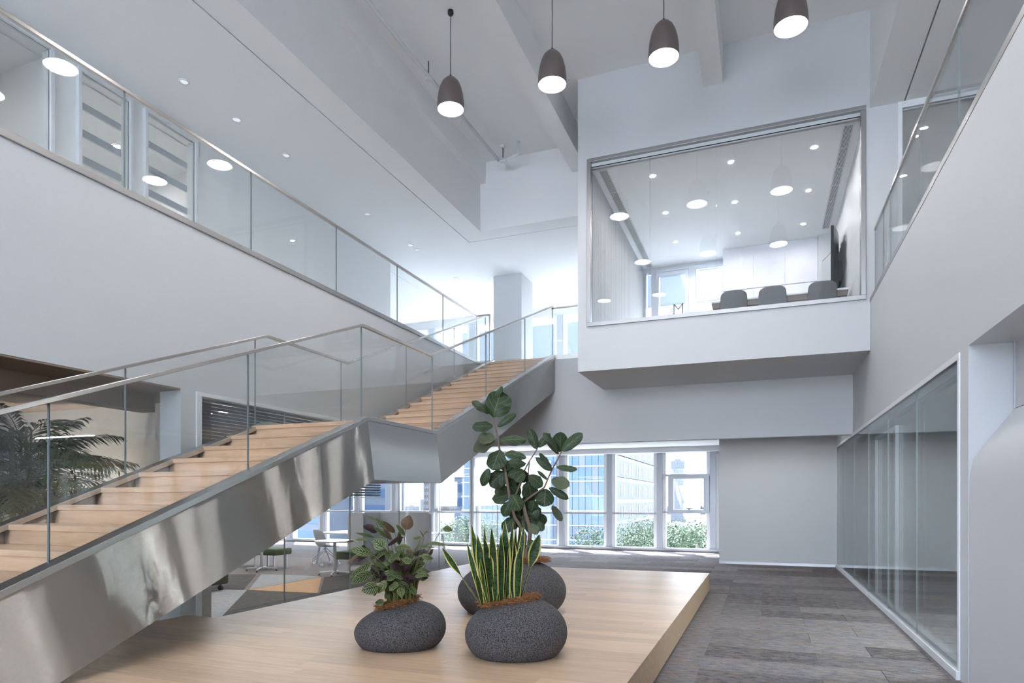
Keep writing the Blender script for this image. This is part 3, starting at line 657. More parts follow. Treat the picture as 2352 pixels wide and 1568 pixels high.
# ------------------------------------------------------------------ downlights
def downlight(x, y, z, r, lens, label, group):
    t = thing('downlight', (x, y, z), label, 'downlight', group)
    bm = bmesh.new(); lathe(bm, [(r, -.001), (r * 1.0, -.012), (r * .72, -.012), (r * .66, -.002)], n=24, cap0=False, cap1=False); obj('rim', bm, FRAME_W, t, local=True, smooth=True)
    bm = bmesh.new(); lathe(bm, [(r * .68, -.006), (r * .68, -.002)], n=24); obj('lens', bm, lens, t, local=True)
ORD = ['first', 'second', 'third', 'fourth', 'fifth', 'sixth', 'seventh', 'eighth', 'ninth']
for i, y in enumerate((7.05, 8.05, 9.2, 11.71, 13.5, 13.82, 15.98, 18.08)):
    downlight(-7.82, y, ZC, .075 if i not in (1,) else .085, DIMD, '%s recessed ceiling light from the left above the left gallery' % ORD[i], 'recessed lights of the left gallery ceiling')
for j, y in enumerate((12.15, 13.8, 15.43)):
    for i, x in enumerate((-1.92, -.55, .80)):
        downlight(x, y, 7.5, .055, DOWNL, 'bright meeting room downlight, %s in the %s row' % (('left', 'middle', 'right')[i], ('front', 'middle', 'back')[j]), 'lit downlights of the meeting room')
for i, (x, y) in enumerate(((2.35, 12.5), (2.4, 14.3), (3.6, 12.5))):
    downlight(x, y, ZC, .055, DOWNL, '%s bright downlight behind the glass screen of the right gallery' % ORD[i], 'lit downlights behind the gallery screen')
for i, (x, y) in enumerate(((.8, 14.9), (-.4, 14.9), (-2.6, 15.4), (-4.6, 15.4))):
    downlight(x, y, 3.05, .06, WARMD, '%s recessed light from the right, hidden above the beam near the back wall' % ORD[i], 'recessed lights behind the beam')
for i, y in enumerate((4.2, 7.9)):
    downlight(-10.3, y, ZC - .02, .07, DOWNL, '%s bright downlight in the rooms behind the left gallery' % ORD[i], 'lit downlights behind the left gallery')
for i, y in enumerate((7.2, 8.4)):  # lamps added out of view to brighten the right room
    t = thing('strip_lamp', (3.9, y, 2.7), '%s unseen strip lamp added to brighten the room behind the right partition' % ORD[i], 'lamp', 'right room fill lamps')
    obj('housing', B(3.0, 4.8, y - .05, y + .05, 2.71, 2.775), FRAME_W, t); obj('diffuser', B(3.02, 4.78, y - .04, y + .04, 2.70, 2.71), FILLR, t)
for i, (x, y) in enumerate(((-10.0, 10.4), (-10.0, 13.0), (-13.0, 10.4), (-13.0, 13.0))):  # extra lamps, out of sight, added to brighten the office
    t = thing('strip_lamp', (x, y, 2.7), '%s strip lamp added to brighten the office, hidden behind the stair' % ('near right', 'far right', 'near left', 'far left')[i], 'lamp', 'office strip lamps')
    obj('housing', B(x - 1.1, x + 1.1, y - .05, y + .05, 2.67, 2.735), FRAME_W, t); obj('diffuser', B(x - 1.08, x + 1.08, y - .04, y + .04, 2.66, 2.67), STRIP, t)
t = thing('small_pendant', (-9.9, 8.0, 6.2), 'small bright pendant lamp behind the second gallery window', 'lamp')
bm = bmesh.new(); lathe(bm, [(.06, 0), (.06, .14), (.02, .17)], n=16, cap0=False); obj('shade', bm, FRAME_W, t, local=True); bm = bmesh.new(); lathe(bm, [(.055, .01), (.055, .02)], n=16); obj('bulb', bm, DOWNL, t, local=True)
bm = bmesh.new(); tube(bm, [(0, 0, .17), (0, 0, 1.3)], .005, 6); obj('cord', bm, DARKM, t, local=True)
# lobby spotlight that brightens the wall behind the palm
t = thing('lobby_spotlight', (-8.2, 4.9, .04), 'small floor uplight behind the palm in the lobby', 'lamp')
bm = bmesh.new(); lathe(bm, [(.07, -.04), (.07, .05), (.05, .08)], n=16); obj('housing', bm, DARKM, t, local=True)
ld = bpy.data.lights.new('lobby_uplight', 'SPOT'); ld.energy = 300; ld.spot_size = R(75); ld.spot_blend = .8; ld.color = (1, .94, .86); ld.shadow_soft_size = .06
lo = bpy.data.objects.new('lobby_uplight', ld); COL.objects.link(lo); lo.location = (-8.2, 4.9, .16); lo.rotation_euler = Vector((-.15, 1.15, 1.75)).to_track_quat('-Z', 'Y').to_euler()

# ------------------------------------------------------------------ sprinkler pipe, diffusers
t = thing('sprinkler_pipe', (-5.4, 11, 8.8), 'thin white sprinkler pipe hung below the hall ceiling', 'pipe')
bm = bmesh.new(); tube(bm, [(-5.42, Y0, 8.8), (-5.40, 9.0, 8.8), (-5.31, 12.9, 8.8)], .032, 10); obj('pipe', bm, PIPE, t, smooth=True)
bm = bmesh.new(); tube(bm, [(-5.31, 12.9, 8.8), (-4.88, 12.86, 8.8), (-4.84, 12.86, 8.84), (-4.84, 12.86, ZV - .01)], .03, 10); obj('pipe_bend', bm, PIPE, t, smooth=True)
bm = bmesh.new(); tube(bm, [(-5.405, 9.95, 8.83), (-5.405, 9.95, ZV)], .008, 6); obj('hanger_rod', bm, DARKM, t)
bm = bmesh.new(); tube(bm, [(-5.21, 12.9, 8.82), (-5.21, 12.9, ZV)], .010, 6); obj('hanger_rod', bm, DARKM, t)
obj('bracket', B(-5.27, -5.13, 12.86, 12.94, 8.74, 8.77), PIPE, t); obj('bracket', B(-5.25, -5.17, 12.84, 12.96, ZV - .05, ZV), PIPE, t)
bm = bmesh.new(); lathe(bm, [(.06, 0), (.06, .04), (.04, .06)], c=(-5.405, 9.95, 8.76), n=12); obj('hanger_clip', bm, PIPE, t)
for nm, x0, x1, y0, y1 in (('left', -2.80, -2.66, 11.62, 16.85), ('right', 1.20, 1.33, 11.62, 15.85)):
    t = thing('air_diffuser', (x0, y0, 7.5), 'long slotted air diffuser along the %s side of the meeting room ceiling' % nm, 'vent', 'meeting room slot diffusers')
    obj('frame', BS((x0 - .02, x0, y0, y1, 7.488, 7.5), (x1, x1 + .02, y0, y1, 7.488, 7.5), (x0, x1, y0 - .02, y0, 7.488, 7.5), (x0, x1, y1, y1 + .02, 7.488, 7.5)), FRAME_W, t)
    obj('throat', B(x0, x1, y0, y1, 7.496, 7.499), DARKGAP, t)
    n = 7
    for k in range(n):
        xc = x0 + (k + .5) * (x1 - x0) / n; obj('slat', B(xc - .0045, xc + .0045, y0, y1, 7.486, 7.496), FRAME_W, t)
    for k in range(1, 6):
        yc = y0 + (y1 - y0) * k / 6; obj('cross_bar', B(x0, x1, yc - .006, yc + .006, 7.484, 7.487), FRAME_W, t)

# ------------------------------------------------------------------ meeting room furniture
def shell_chair(name, label, group, mat, legmat, swivel=True):
    t = thing(name, (0, 0, 0), label, 'chair', group)
    bm = bmesh.new(); rows_, n = [], 14
    for i in range(10):               # seat pan rising into a rounded backrest (front = +Y)
        s = i / 9
        ring = []
        for k in range(n + 1):
            a = -1 + 2 * k / n
            if s < .45:
                u = s / .45; yy = .24 - u * .40; zz = .45 - .015 * math.sin(u * 3.1) + .05 * a * a * u; xx = a * (.21 + .03 * u)
            else:
                u = (s - .45) / .55; yy = -.16 - .10 * math.sin(u * 1.4) + .10 * a * a * (1 - .2 * u); zz = .46 + .05 * a * a + u * (.38 - .10 * abs(a) ** 3.5); xx = a * (.24 + .02 * u - .03 * u * u)
            ring.append(bm.verts.new((xx, yy, zz)))
        rows_.append(ring)
    for a, b in zip(rows_, rows_[1:]):
        for k in range(n): bm.faces.new((a[k], a[k + 1], b[k + 1], b[k]))
    o = obj('shell', bm, mat, t, local=True, smooth=True); md = o.modifiers.new('thick', 'SOLIDIFY'); md.thickness = .022; md.offset = 0; o.modifiers.new('sub', 'SUBSURF').levels = 1
    if swivel:
        bm = bmesh.new(); lathe(bm, [(.024, .30), (.024, .425)], n=12); obj('post', bm, legmat, t, local=True)
        for k in range(4):
            a = math.pi / 4 + k * math.pi / 2; c, s_ = math.cos(a), math.sin(a)
            bm = bmesh.new(); tube(bm, [(.02 * c - .012 * s_, .02 * s_ + .012 * c, .40), (.30 * c - .012 * s_, .30 * s_ + .012 * c, .14), (.30 * c, .30 * s_, .07)], .009, 6)
            tube(bm, [(.02 * c + .012 * s_, .02 * s_ - .012 * c, .34), (.29 * c + .012 * s_, .29 * s_ - .012 * c, .10), (.30 * c, .30 * s_, .07)], .009, 6)
            lg = obj('leg', bm, legmat, t, local=True)
            bm = bmesh.new()
            for e in (-1, 1):
                ctr = Vector((.30 * c + e * .018 * -s_, .30 * s_ + e * .018 * c, .036)); ax = Vector((-s_, c, 0)); tube(bm, [ctr - ax * .010, ctr + ax * .010], .034, 12)
            obj('caster', bm, ALU, lg, local=True)
    else:
        for sx in (-1, 1):
            for sy in (-1, 1):
                bm = bmesh.new(); tube(bm, [(sx * .15, sy * .13 - .02, .44), (sx * .22, sy * .21 - .02, 0)], [.014, .011], 8); obj('leg', bm, legmat, t, local=True)
    return t
ch0 = shell_chair('shell_chair', 'x', 'meeting room shell chairs', CHAIRG, DARKM)
for i, (x, l) in enumerate(((-.54, 'left'), (.16, 'middle'), (.96, 'right'))):
    o = ch0 if i == 0 else copy_tree(ch0); o.location = (x, 12.98 - (.0 if i < 2 else -.02), ZF); o.rotation_euler = (0, 0, R((4, -6, 5)[i])); o['label'] = 'dark grey rounded shell chair, %s of three behind the meeting room glass' % l
t = thing('meeting_table', (.25, 13.8, ZF), 'long brown meeting table with pale top behind the shell chairs', 'table')
obj('table_top', B(-.95, 1.42, 13.05, 14.35, 5.29, 5.33), TABLEW, t, bevel=.012)
obj('apron', BS((-.93, 1.40, 13.07, 13.10, 5.19, 5.29), (-.93, 1.40, 14.30, 14.33, 5.19, 5.29)), DARKWOOD, t)
bm = bmesh.new(); prism(bm, [(-.95, 5.29), (-.80, 5.29), (-.62, ZF), (-.70, ZF)], 'Y', 13.1, 14.3); obj('leg_panel', bm, DARKWOOD, t)
bm = bmesh.new(); prism(bm, [(1.42, 5.29), (1.30, 5.29), (1.18, ZF), (1.26, ZF)], 'Y', 13.1, 14.3); obj('leg_panel', bm, DARKWOOD, t)
obj('modesty_panel', B(-.75, 1.25, 13.68, 13.72, ZF + .25, 5.29), DARKWOOD, t)
t = thing('storage_wall', (.1, 16.5, ZF), 'full height white cupboard wall at the back of the meeting room', 'cabinet')
obj('body', B(-.92, 1.14, 16.34, 16.94, ZF, 7.5), CABW, t)
for k in range(3):
    a = -.915 + k * .685
    obj('upper_door', B(a, a + .681, 16.30, 16.34, 6.50, 7.495), CABW, t, bevel=.002); obj('lower_door', B(a, a + .681, 16.30, 16.34, ZF + .02, 6.48), CABW, t, bevel=.002)
tv = thing('curved_screen', (1.4, 14.8, 6.1), 'dark curved screen on the right wall of the meeting room', 'screen')
bm = bmesh.new(); outer, inn = [], []
for k in range(13):
    s = -1 + k / 6; yy = 14.75 + s * .98; xx = 1.36 - .17 * s * s
    outer.append((xx + .05, yy)); inn.append((xx, yy))
prism(bm, outer + inn[::-1], 'Z', 5.55, 6.75); obj('panel', bm, SCREENM, tv)
bm = bmesh.new(); prism(bm, [(x - .004, y) for x, y in inn] + [(x - .001, y) for x, y in inn[::-1]], 'Z', 5.57, 6.73); obj('display', bm, CHAIRL, tv)
obj('wall_mount', B(1.36, 1.47, 14.5, 15.0, 5.9, 6.3), DARKM, tv)

# ------------------------------------------------------------------ office furniture
def round_table(label, x, y, zt, r, rz):
    t = thing('round_table', (x, y, 0), label, 'table', 'white round office tables', rz=rz)
    bm = bmesh.new(); lathe(bm, [(r - .012, zt - .028), (r, zt - .018), (r, zt - .004), (r - .006, zt)], n=40); obj('table_top', bm, TABLEW, t, local=True, smooth=False)
    bm = bmesh.new(); lathe(bm, [(.032, .05), (.032, zt - .028)], n=16); obj('column', bm, TABLEW, t, local=True, smooth=True)
    for k in range(4):
        a = k * math.pi / 2; c, s_ = math.cos(a), math.sin(a)
        bm = bmesh.new(); tube(bm, [(.0, 0, .075), (.30 * c, .30 * s_, .055), (.31 * c, .31 * s_, .035)], [.022, .018, .012], 8); f = obj('foot', bm, TABLEW, t, local=True)
        bm = bmesh.new(); lathe(bm, [(.022, 0), (.010, .035)], c=(.31 * c, .31 * s_, 0), n=10); obj('glide', bm, RUBBER, f, local=True)
round_table('white round pedestal table in front of the grey swivel chair', -8.05, 10.9, .70, .40, R(25))
round_table('white round pedestal table beside the green bench, mostly behind the stair', -10.0, 11.0, .70, .40, R(25))
oc = shell_chair('swivel_chair', 'pale grey swivel shell chair on castors at the office table', None, CHAIRL, ALU); oc.location = (-9.45, 12.45, 0); oc.rotation_euler = (0, 0, R(-25))
oc2 = copy_tree(oc); oc2.location = (-8.3, 14.3, 0); oc2.rotation_euler = (0, 0, R(170)); oc2['label'] = 'pale grey swivel shell chair on the far side of the office table'
t = thing('office_table', (-8.7, 13.2, 0), 'long grey office table with slanting dark legs', 'table')
obj('table_top', B(-9.95, -7.0, 12.65, 13.95, .715, .745), TABLEW, t, bevel=.006)
for sx, sy in ((0, 0), (0, 1), (1, 0), (1, 1)):
    xx, yy = (-9.80, -7.15)[sx], (12.75, 13.85)[sy]; bm = bmesh.new(); tube(bm, [(xx, yy, .715), (xx + (-.07, .07)[sx], yy + (-.07, .07)[sy], 0)], [.034, .024], 10); obj('leg', bm, MULL, t)
t = thing('green_bench', (-10.2, 11.7, 0), 'green upholstered bench with white legs beside the round table', 'bench')
obj('seat', B(-11.4, -9.9, 11.3, 11.85, .30, .44), GREEN, t, bevel=.03, seg=3)
for x in (-11.3, -10.52, -10.0):
    for y in (11.38, 11.78): obj('leg', B(x - .018, x + .018, y - .018, y + .018, 0, .30), ALU, t)
t = thing('high_back_booth', (-7.6, 12.0, 0), 'high backed grey felt booth sofa with green seat behind the striped plant', 'sofa')
def rpanel(x0, x1, y0, y1, z0, z1, along, r=.09):
    pts = []
    a0, a1 = (x0, x1) if along == 'X' else (y0, y1)
    for cx, cz, s in ((a1 - r, z0 + r, -90), (a1 - r, z1 - r, 0), (a0 + r, z1 - r, 90), (a0 + r, z0 + r, 180)):
        for k in range(5): an = R(s + k * 22.5); pts.append((cx + r * math.cos(an), cz + r * math.sin(an)))
    bm = bmesh.new(); prism(bm, pts, 'Y' if along == 'X' else 'X', *((y0, y1) if along == 'X' else (x0, x1))); return bm
obj('wing', rpanel(-8.35, -7.95, 11.75, 11.82, .12, 1.24, 'X'), FELT, t, bevel=.008)
obj('backrest', rpanel(-8.0, -6.7, 12.4, 12.47, .12, 1.24, 'X'), FELT, t, bevel=.008)
obj('wing', rpanel(-8.02, -7.95, 11.78, 12.45, .12, 1.24, 'Y'), FELT, t, bevel=.008)
obj('seat', B(-8.34, -7.94, 11.2, 11.74, .28, .44), GREEN, t, bevel=.04, seg=3)
for x in (-8.28, -8.0): obj('leg', B(x - .015, x + .015, 11.25, 11.28, 0, .28), TABLEW, t)
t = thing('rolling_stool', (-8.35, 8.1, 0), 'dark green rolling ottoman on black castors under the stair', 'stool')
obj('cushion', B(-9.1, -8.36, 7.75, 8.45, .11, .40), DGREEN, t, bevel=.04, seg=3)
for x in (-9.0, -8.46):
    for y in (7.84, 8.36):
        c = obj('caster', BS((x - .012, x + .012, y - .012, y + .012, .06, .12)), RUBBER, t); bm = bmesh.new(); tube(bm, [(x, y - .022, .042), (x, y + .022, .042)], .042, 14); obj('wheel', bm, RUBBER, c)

# ------------------------------------------------------------------ lobby recess with palm
struct('wall_lobby', BS((-11.5, -6.37, 5.95, 6.05, 0, ZS), (-11.6, -11.5, Y0, 6.05, 0, ZS), (-6.37, -6.27, 5.5, 6.05, 0, ZS)), LOBBYW, 'softly lit lobby wall behind the palm')
struct('ceiling_lobby', BS((-11.5, XL - .31, Y0, 5.95, ZS - .03, ZS - .005), (XL - .31, XL - .002, Y0, 5.325, ZS - .03, ZS - .012)), BROWNP, 'beige brown lobby ceiling behind the left opening')
struct('ceiling_lobby_drop', BS((-6.75, -6.55, Y0, 5.5, 2.52, ZS - .03)), BROWNP, 'beige brown ceiling downstand in the lobby')
# ------------------------------------------------------------------ leaves
def leaf_bm(base, tip, width, face, prof, bend=.15, cup=.15, wave=0, nu=9, nv=4, stalk=0, seed=0):
    """one blade from base to tip; face: direction the upper side looks to; prof: half width along the blade (0..1)"""
    rr = random.Random(seed); base, tip = Vector(base), Vector(tip); L = tip - base; ln = L.length; d = L / ln
    nrm = Vector(face); nrm = nrm - d * nrm.dot(d)
    nrm = nrm.normalized() if nrm.length > 1e-4 else d.orthogonal().normalized()
    side = d.cross(nrm); ph = rr.uniform(0, 6)
    bm = bmesh.new(); uvl = bm.loops.layers.uv.new('UVMap'); g = []
    for i in range(nu + 1):
        u = i / nu; c = base + L * u + nrm * (bend * ln * 4 * u * (1 - u) * .5); hw = width * .5 * prof(u); row_ = []
        for k in range(nv + 1):
            v = k / nv; a = 2 * v - 1
            p = c + side * (a * hw) + nrm * (-cup * hw * a * a + wave * width * math.sin(u * 13 + ph + a * 2) * abs(a))
            row_.append((bm.verts.new(p), (u, v)))
        g.append(row_)
    for i in range(nu):
        for k in range(nv):
            q = [g[i][k], g[i][k + 1], g[i + 1][k + 1], g[i + 1][k]]
            f = bm.faces.new([x[0] for x in q])
            for lp, x in zip(f.loops, q): lp[uvl].uv = x[1]
    bmesh.ops.remove_doubles(bm, verts=bm.verts, dist=1e-5)
    return bm
def p_fid(u): return max(.03, (math.sin(math.pi * min(1, u ** .85)) ** .55) * (.62 + .48 * u)) if 0 < u < 1 else .02
def p_oval(u): return max(.01, math.sin(math.pi * u ** .8) ** .75)
def p_blade(u): return (.55 + .45 * math.sin(min(1, u * 1.5) * 1.57)) if u < .62 else max(.01, 1 - ((u - .62) / .38) ** 1.7)
def p_paddle(u): return .13 + .02 * u if u < .52 else max(.01, (.14 + math.sin(math.pi * ((u - .52) / .48) ** .9) * .86) if u < .999 else .01)

# ------------------------------------------------------------------ stone planters
def planter(label, px, py_base, d, w, dep, hgt, lean, seed):
    c = at(px, 0, d); c.z = PZ
    t = thing('stone_planter', c, label, 'planter', 'pitted stone planters on the platform')
    bm = bmesh.new(); nu_, nv_ = 40, 24; rings = []
    for j in range(nv_ + 1):
        ph = math.pi * j / nv_; ring = []
        for i in range(nu_):
            a = 2 * math.pi * i / nu_
            x, y, z = math.sin(ph) * math.cos(a), math.sin(ph) * math.sin(a), -math.cos(ph)
            cut = .60; zz = max(z, -cut); q_ = (zz + cut) / (1 + cut)
            if z < -cut: f_ = math.sqrt(max(0, 1 - z * z)) / math.sqrt(1 - cut * cut); rr_ = f_ * math.sqrt(1 - cut * cut); x, y = rr_ * math.cos(a), rr_ * math.sin(a)
            X_ = x * w / 2 + lean * .05 * w * (q_ - .5) ; Y_ = y * dep / 2; Z_ = hgt * q_ * (1 + .16 * x * lean * q_)
            ring.append(RT * X_ + FW * Y_ + UP * Z_)
        rings.append([bm.verts.new(p) for p in ring])
    for a, b in zip(rings, rings[1:]):
        for i in range(nu_): bm.faces.new((a[i], a[(i + 1) % nu_], b[(i + 1) % nu_], b[i]))
    bmesh.ops.remove_doubles(bm, verts=bm.verts, dist=1e-4)
    o = obj('stone_body', bm, STONE, t, local=True, smooth=True)
    return t, c
def coir(t, c, rx, ry, z, tilt, n=260, seed=1, ox=0):
    rr = random.Random(seed); bm = bmesh.new()
    for i in range(n):
        a = rr.uniform(0, 6.283); r_ = rr.uniform(.45, 1.0); p = RT * (rx * r_ * math.cos(a)) + FW * (ry * r_ * math.sin(a)) + UP * (z + rr.uniform(-.02, .03) + tilt * rx * r_ * math.cos(a)) + RT * ox
        q = rr.uniform(0, 6.283); ln = rr.uniform(.03, .08); dd = RT * math.cos(q) + FW * math.sin(q) + UP * rr.uniform(-.3, .3)
        tube(bm, [p - dd * ln * .5, p + UP * rr.uniform(0, .015), p + dd * ln * .5], .0019, 3, False)
    for k_ in range(24):
        a = k_ * .2618; bm.verts.new(RT * (ox + rx * .9 * math.cos(a)) + FW * (ry * .9 * math.sin(a)) + UP * (z - .01 + tilt * rx * .9 * math.cos(a)))
    bm.verts.ensure_lookup_table(); bm.faces.new(bm.verts[-24:])
    o = obj('coir_mulch', bm, SOIL, t, local=True); o['kind'] = 'stuff'
potA, cA = planter('low leaning dark stone planter on the left, holding the striped leaf plant', 921, 1497, 5.35, .75, .60, .37, 1, 1)
potB, cB = planter('broad dark stone planter in front, holding the yellow edged snake plant', 1186, 1517, 5.08, .80, .70, .445, .35, 2)
potC, cC = planter('largest dark stone planter behind the other two, holding the fig tree', 1176, 1425, 7.05, 1.18, .95, .57, .2, 3)
def loc(px, py, d, dd=0): return at(px, py, d) + FW * dd
coir(potA, cA, .18, .15, .350, .20, 900, 1, -.03); coir(potB, cB, .24, .17, .415, .14, 1100, 2, -.06); coir(potC, cC, .26, .20, .555, 0, 800, 3, .16)

# ------------------------------------------------------------------ snake plant
sn = thing('snake_plant', cB + UP * .46, 'upright snake plant with yellow leaf margins in the front planter', 'plant')
def zS(x, y): return (800 + x / 4.356, 1180 + y / 4.356)
dB = 5.05; rs_ = random.Random(11)
SN = [((1340, 880), (1190, 285), 48, 0), ((1370, 880), (1235, 105), 64, 0), ((1390, 880), (1300, 200), 78, 0), ((1350, 880), (1262, 400), 60, 0), ((1345, 890), (1285, 560), 50, 0),
      ((1440, 880), (1362, 205), 92, 0), ((1410, 880), (1358, 130), 40, 0), ((1480, 880), (1440, 135), 66, 0), ((1530, 880), (1530, 185), 62, 0), ((1590, 870), (1566, 60), 78, 0), ((1610, 880), (1455, 330), 100, 0),
      ((1640, 880), (1642, 190), 78, 0), ((1650, 870), (1722, 80), 52, 0), ((1665, 870), (1762, 95), 50, 0), ((1690, 880), (1728, 290), 88, 0), ((1580, 870), (1648, 75), 46, 0), ((1670, 880), (1680, 150), 44, 0),
      ((1500, 880), (1425, 420), 58, 0), ((1560, 870), (1490, 300), 56, 0), ((1460, 880), (1400, 340), 60, 0), ((1500, 870), (1512, 770), 26, 0), ((1620, 870), (1600, 250), 56, 0), ((1400, 880), (1330, 420), 46, 0),
      ((1315, 885), (945, 330), 62, 1), ((1715, 865), (1912, 200), 92, 1)]
for i, (b, tp, w, k) in enumerate(SN):
    dd = rs_.uniform(-.12, .10) if not k else -.03
    p0 = loc(*zS(*b), dB, dd * .6); p1 = loc(*zS(*tp), dB, dd * 1.5); p0.z = min(p0.z, PZ + .50); wm = w / 4.356 * dB / FPX
    fc = -FW + RT * rs_.uniform(-.9, .9)
    obj('leaf', leaf_bm(p0, p1, wm * 1.3, fc, p_paddle if k else p_blade, rs_.uniform(-.05, .05), -.25, .02, 14, 4, seed=i), L_SNK, sn, smooth=True)

# ------------------------------------------------------------------ striped prayer plant
ca = thing('striped_leaf_plant', cA + UP * .34, 'bushy plant with herringbone striped and dark purple leaves in the left planter', 'plant')
dA = 5.3; rc = random.Random(5)
CL = [((300, 60), (205, 22), 34, 'g'), ((420, 140), (310, 35), 58, 'g'), ((500, 180), (405, 58), 44, 'b'), ((590, 205), (510, 98), 60, 'g'), ((400, 240), (280, 122), 46, 'g'), ((430, 262), (345, 125), 40, 'b'),
      ((610, 148), (655, 5), 92, 'b'), ((280, 172), (155, 120), 78, 'd'), ((515, 305), (525, 170), 48, 'g'), ((430, 300), (605, 215), 52, 'd'), ((500, 322), (690, 322), 52, 'g'), ((760, 235), (730, 170), 70, 'b'),
      ((720, 225), (645, 250), 40, 'g'), ((780, 195), (832, 168), 40, 'g'), ((950, 138), (1045, 165), 56, 'g'), ((830, 272), (1005, 298), 32, 'g'), ((265, 235), (80, 185), 26, 'g'), ((180, 262), (50, 268), 24, 'g'),
      ((50, 268), (0, 275), 18, 'b'), ((225, 350), (230, 290), 60, 'd'), ((400, 330), (290, 238), 90, 'g'), ((290, 372), (85, 335), 74, 'g'), ((410, 345), (248, 435), 96, 'g'), ((130, 388), (28, 485), 30, 'b'), ((235, 390), (128, 465), 34, 'd'),
      ((245, 475), (40, 625), 84, 'g'), ((275, 558), (95, 660), 78, 'g'), ((350, 555), (250, 668), 80, 'g'), ((430, 498), (255, 490), 66, 'g'), ((345, 695), (190, 735), 100, 'g'), ((470, 560), (340, 660), 82, 'g'), ((505, 545), (508, 615), 66, 'g'),
      ((520, 500), (665, 400), 72, 'g'), ((620, 535), (780, 485), 72, 'g'), ((540, 622), (432, 722), 84, 'g'), ((540, 655), (640, 770), 76, 'g'), ((620, 705), (700, 780), 60, 'g'), ((385, 865), (288, 868), 54, 'g'), ((530, 880), (540, 798), 46, 'g'),
      ((470, 440), (545, 372), 62, 'g'), ((560, 410), (500, 370), 56, 'g'), ((760, 400), (870, 430), 60, 'g'), ((735, 360), (830, 395), 56, 'd'), ((840, 400), (860, 340), 50, 'b'), ((690, 320), (860, 340), 46, 'g'), ((600, 350), (660, 400), 40, 'b'), ((650, 420), (760, 360), 60, 'd'),
      ((640, 480), (770, 440), 60, 'd'), ((700, 590), (830, 580), 56, 'g'), ((720, 540), (840, 600), 46, 'g'), ((700, 600), (800, 640), 48, 'd'), ((610, 600), (720, 650), 56, 'd'), ((560, 590), (640, 690), 56, 'd'), ((420, 640), (330, 770), 60, 'g'), ((320, 690), (290, 800), 40, 'g'),
      ((560, 700), (590, 790), 56, 'g'), ((420, 770), (395, 830), 44, 'g'), ((480, 470), (560, 540), 60, 'd'), ((430, 380), (500, 480), 66, 'g'), ((380, 420), (300, 480), 70, 'g'), ((560, 470), (620, 560), 60, 'd')]
for i in range(62):
    a = rc.uniform(0, 6.283); r_ = rc.uniform(0, 1) ** .5
    bx, by = 480 + 240 * r_ * math.cos(a), 570 + 180 * r_ * math.sin(a); q = rc.uniform(0, 6.283); l_ = rc.uniform(80, 130)
    CL.append(((bx, by), (bx + l_ * math.cos(q), by + .7 * l_ * math.sin(q)), rc.uniform(58, 84), rc.choice('gggdd'), rc.uniform(-.14, .2)))
bm_st = bmesh.new()
for i, e in enumerate(CL):
    b, tp, w, k = e[:4]; dd = e[4] if len(e) > 4 else rc.uniform(-.20, .06)
    p0 = loc(*zS(*b), dA, dd); p1 = loc(*zS(*tp), dA, dd + rc.uniform(-.10, .06)); wm = w / 4.356 * dA / FPX
    fc = -FW * rc.uniform(.5, 1) + UP * rc.uniform(.2, .9) + RT * rc.uniform(-.4, .4)
    obj('leaf', leaf_bm(p0, p1, wm * 1.3, fc, p_oval, rc.uniform(.05, .25), .2, .03, 10, 4, seed=i), {'g': L_CAL, 'b': L_CALB, 'd': L_CALD}[k], ca, smooth=True)
    r0 = cA + UP * .36 + RT * rc.uniform(-.10, .11) + FW * rc.uniform(-.06, .06)
    tube(bm_st, [r0, r0.lerp(p0, .5) + UP * .05 * min(1, max(0, p0.z - r0.z) * 3), p0], [.005, .0035, .002], 5)
obj('stems', bm_st, STALK, ca).name = 'stem_bundle'
for i in range(40):
    a = rc.uniform(0, 6.283); r0 = cA + UP * .34 + RT * (.10 * math.cos(a)) + FW * (.07 * math.sin(a)); bm = bmesh.new()
    tube(bm, [r0, r0 + UP * rc.uniform(.14, .24) + (RT * math.cos(a) + FW * math.sin(a)) * .035], [.008, .005], 6); obj('stem', bm, STALK, ca)

# ------------------------------------------------------------------ fiddle leaf fig
fg = thing('fiddle_leaf_fig', cC + UP * .60, 'tall fiddle leaf fig with large dark leaves in the rear planter', 'plant')
def zF(x, y): return (1030 + x / 3.733, 880 + y / 3.733)
dC = 7.0; rf = random.Random(21)
def branch(name, pts, r0, r1, dd0=0, dd1=0):
    P_ = [loc(*zF(*p), dC, dd0 + (dd1 - dd0) * i / (len(pts) - 1)) for i, p in enumerate(pts)]; bm = bmesh.new()
    tube(bm, P_, [r0 + (r1 - r0) * i / (len(P_) - 1) for i in range(len(P_))], 8); obj(name, bm, BARK, fg, smooth=True)
branch('trunk', [(668, 1570), (660, 1480), (690, 1380), (700, 1290), (690, 1210), (660, 1120), (640, 1020)], .027, .018)
branch('trunk', [(655, 1570), (650, 1420), (660, 1310), (620, 1230), (570, 1150), (530, 1010), (490, 760)], .024, .014, .02, -.02)
branch('branch', [(490, 760), (470, 660), (440, 575), (425, 480), (405, 390), (370, 300)], .014, .007)
branch('branch', [(640, 1020), (720, 960), (820, 895), (880, 750), (930, 660), (965, 590)], .013, .006, 0, -.1)
branch('branch', [(560, 1000), (620, 850), (650, 750), (695, 665), (765, 555)], .012, .006, 0, .08)
branch('branch', [(695, 665), (685, 760), (690, 850)], .008, .006)
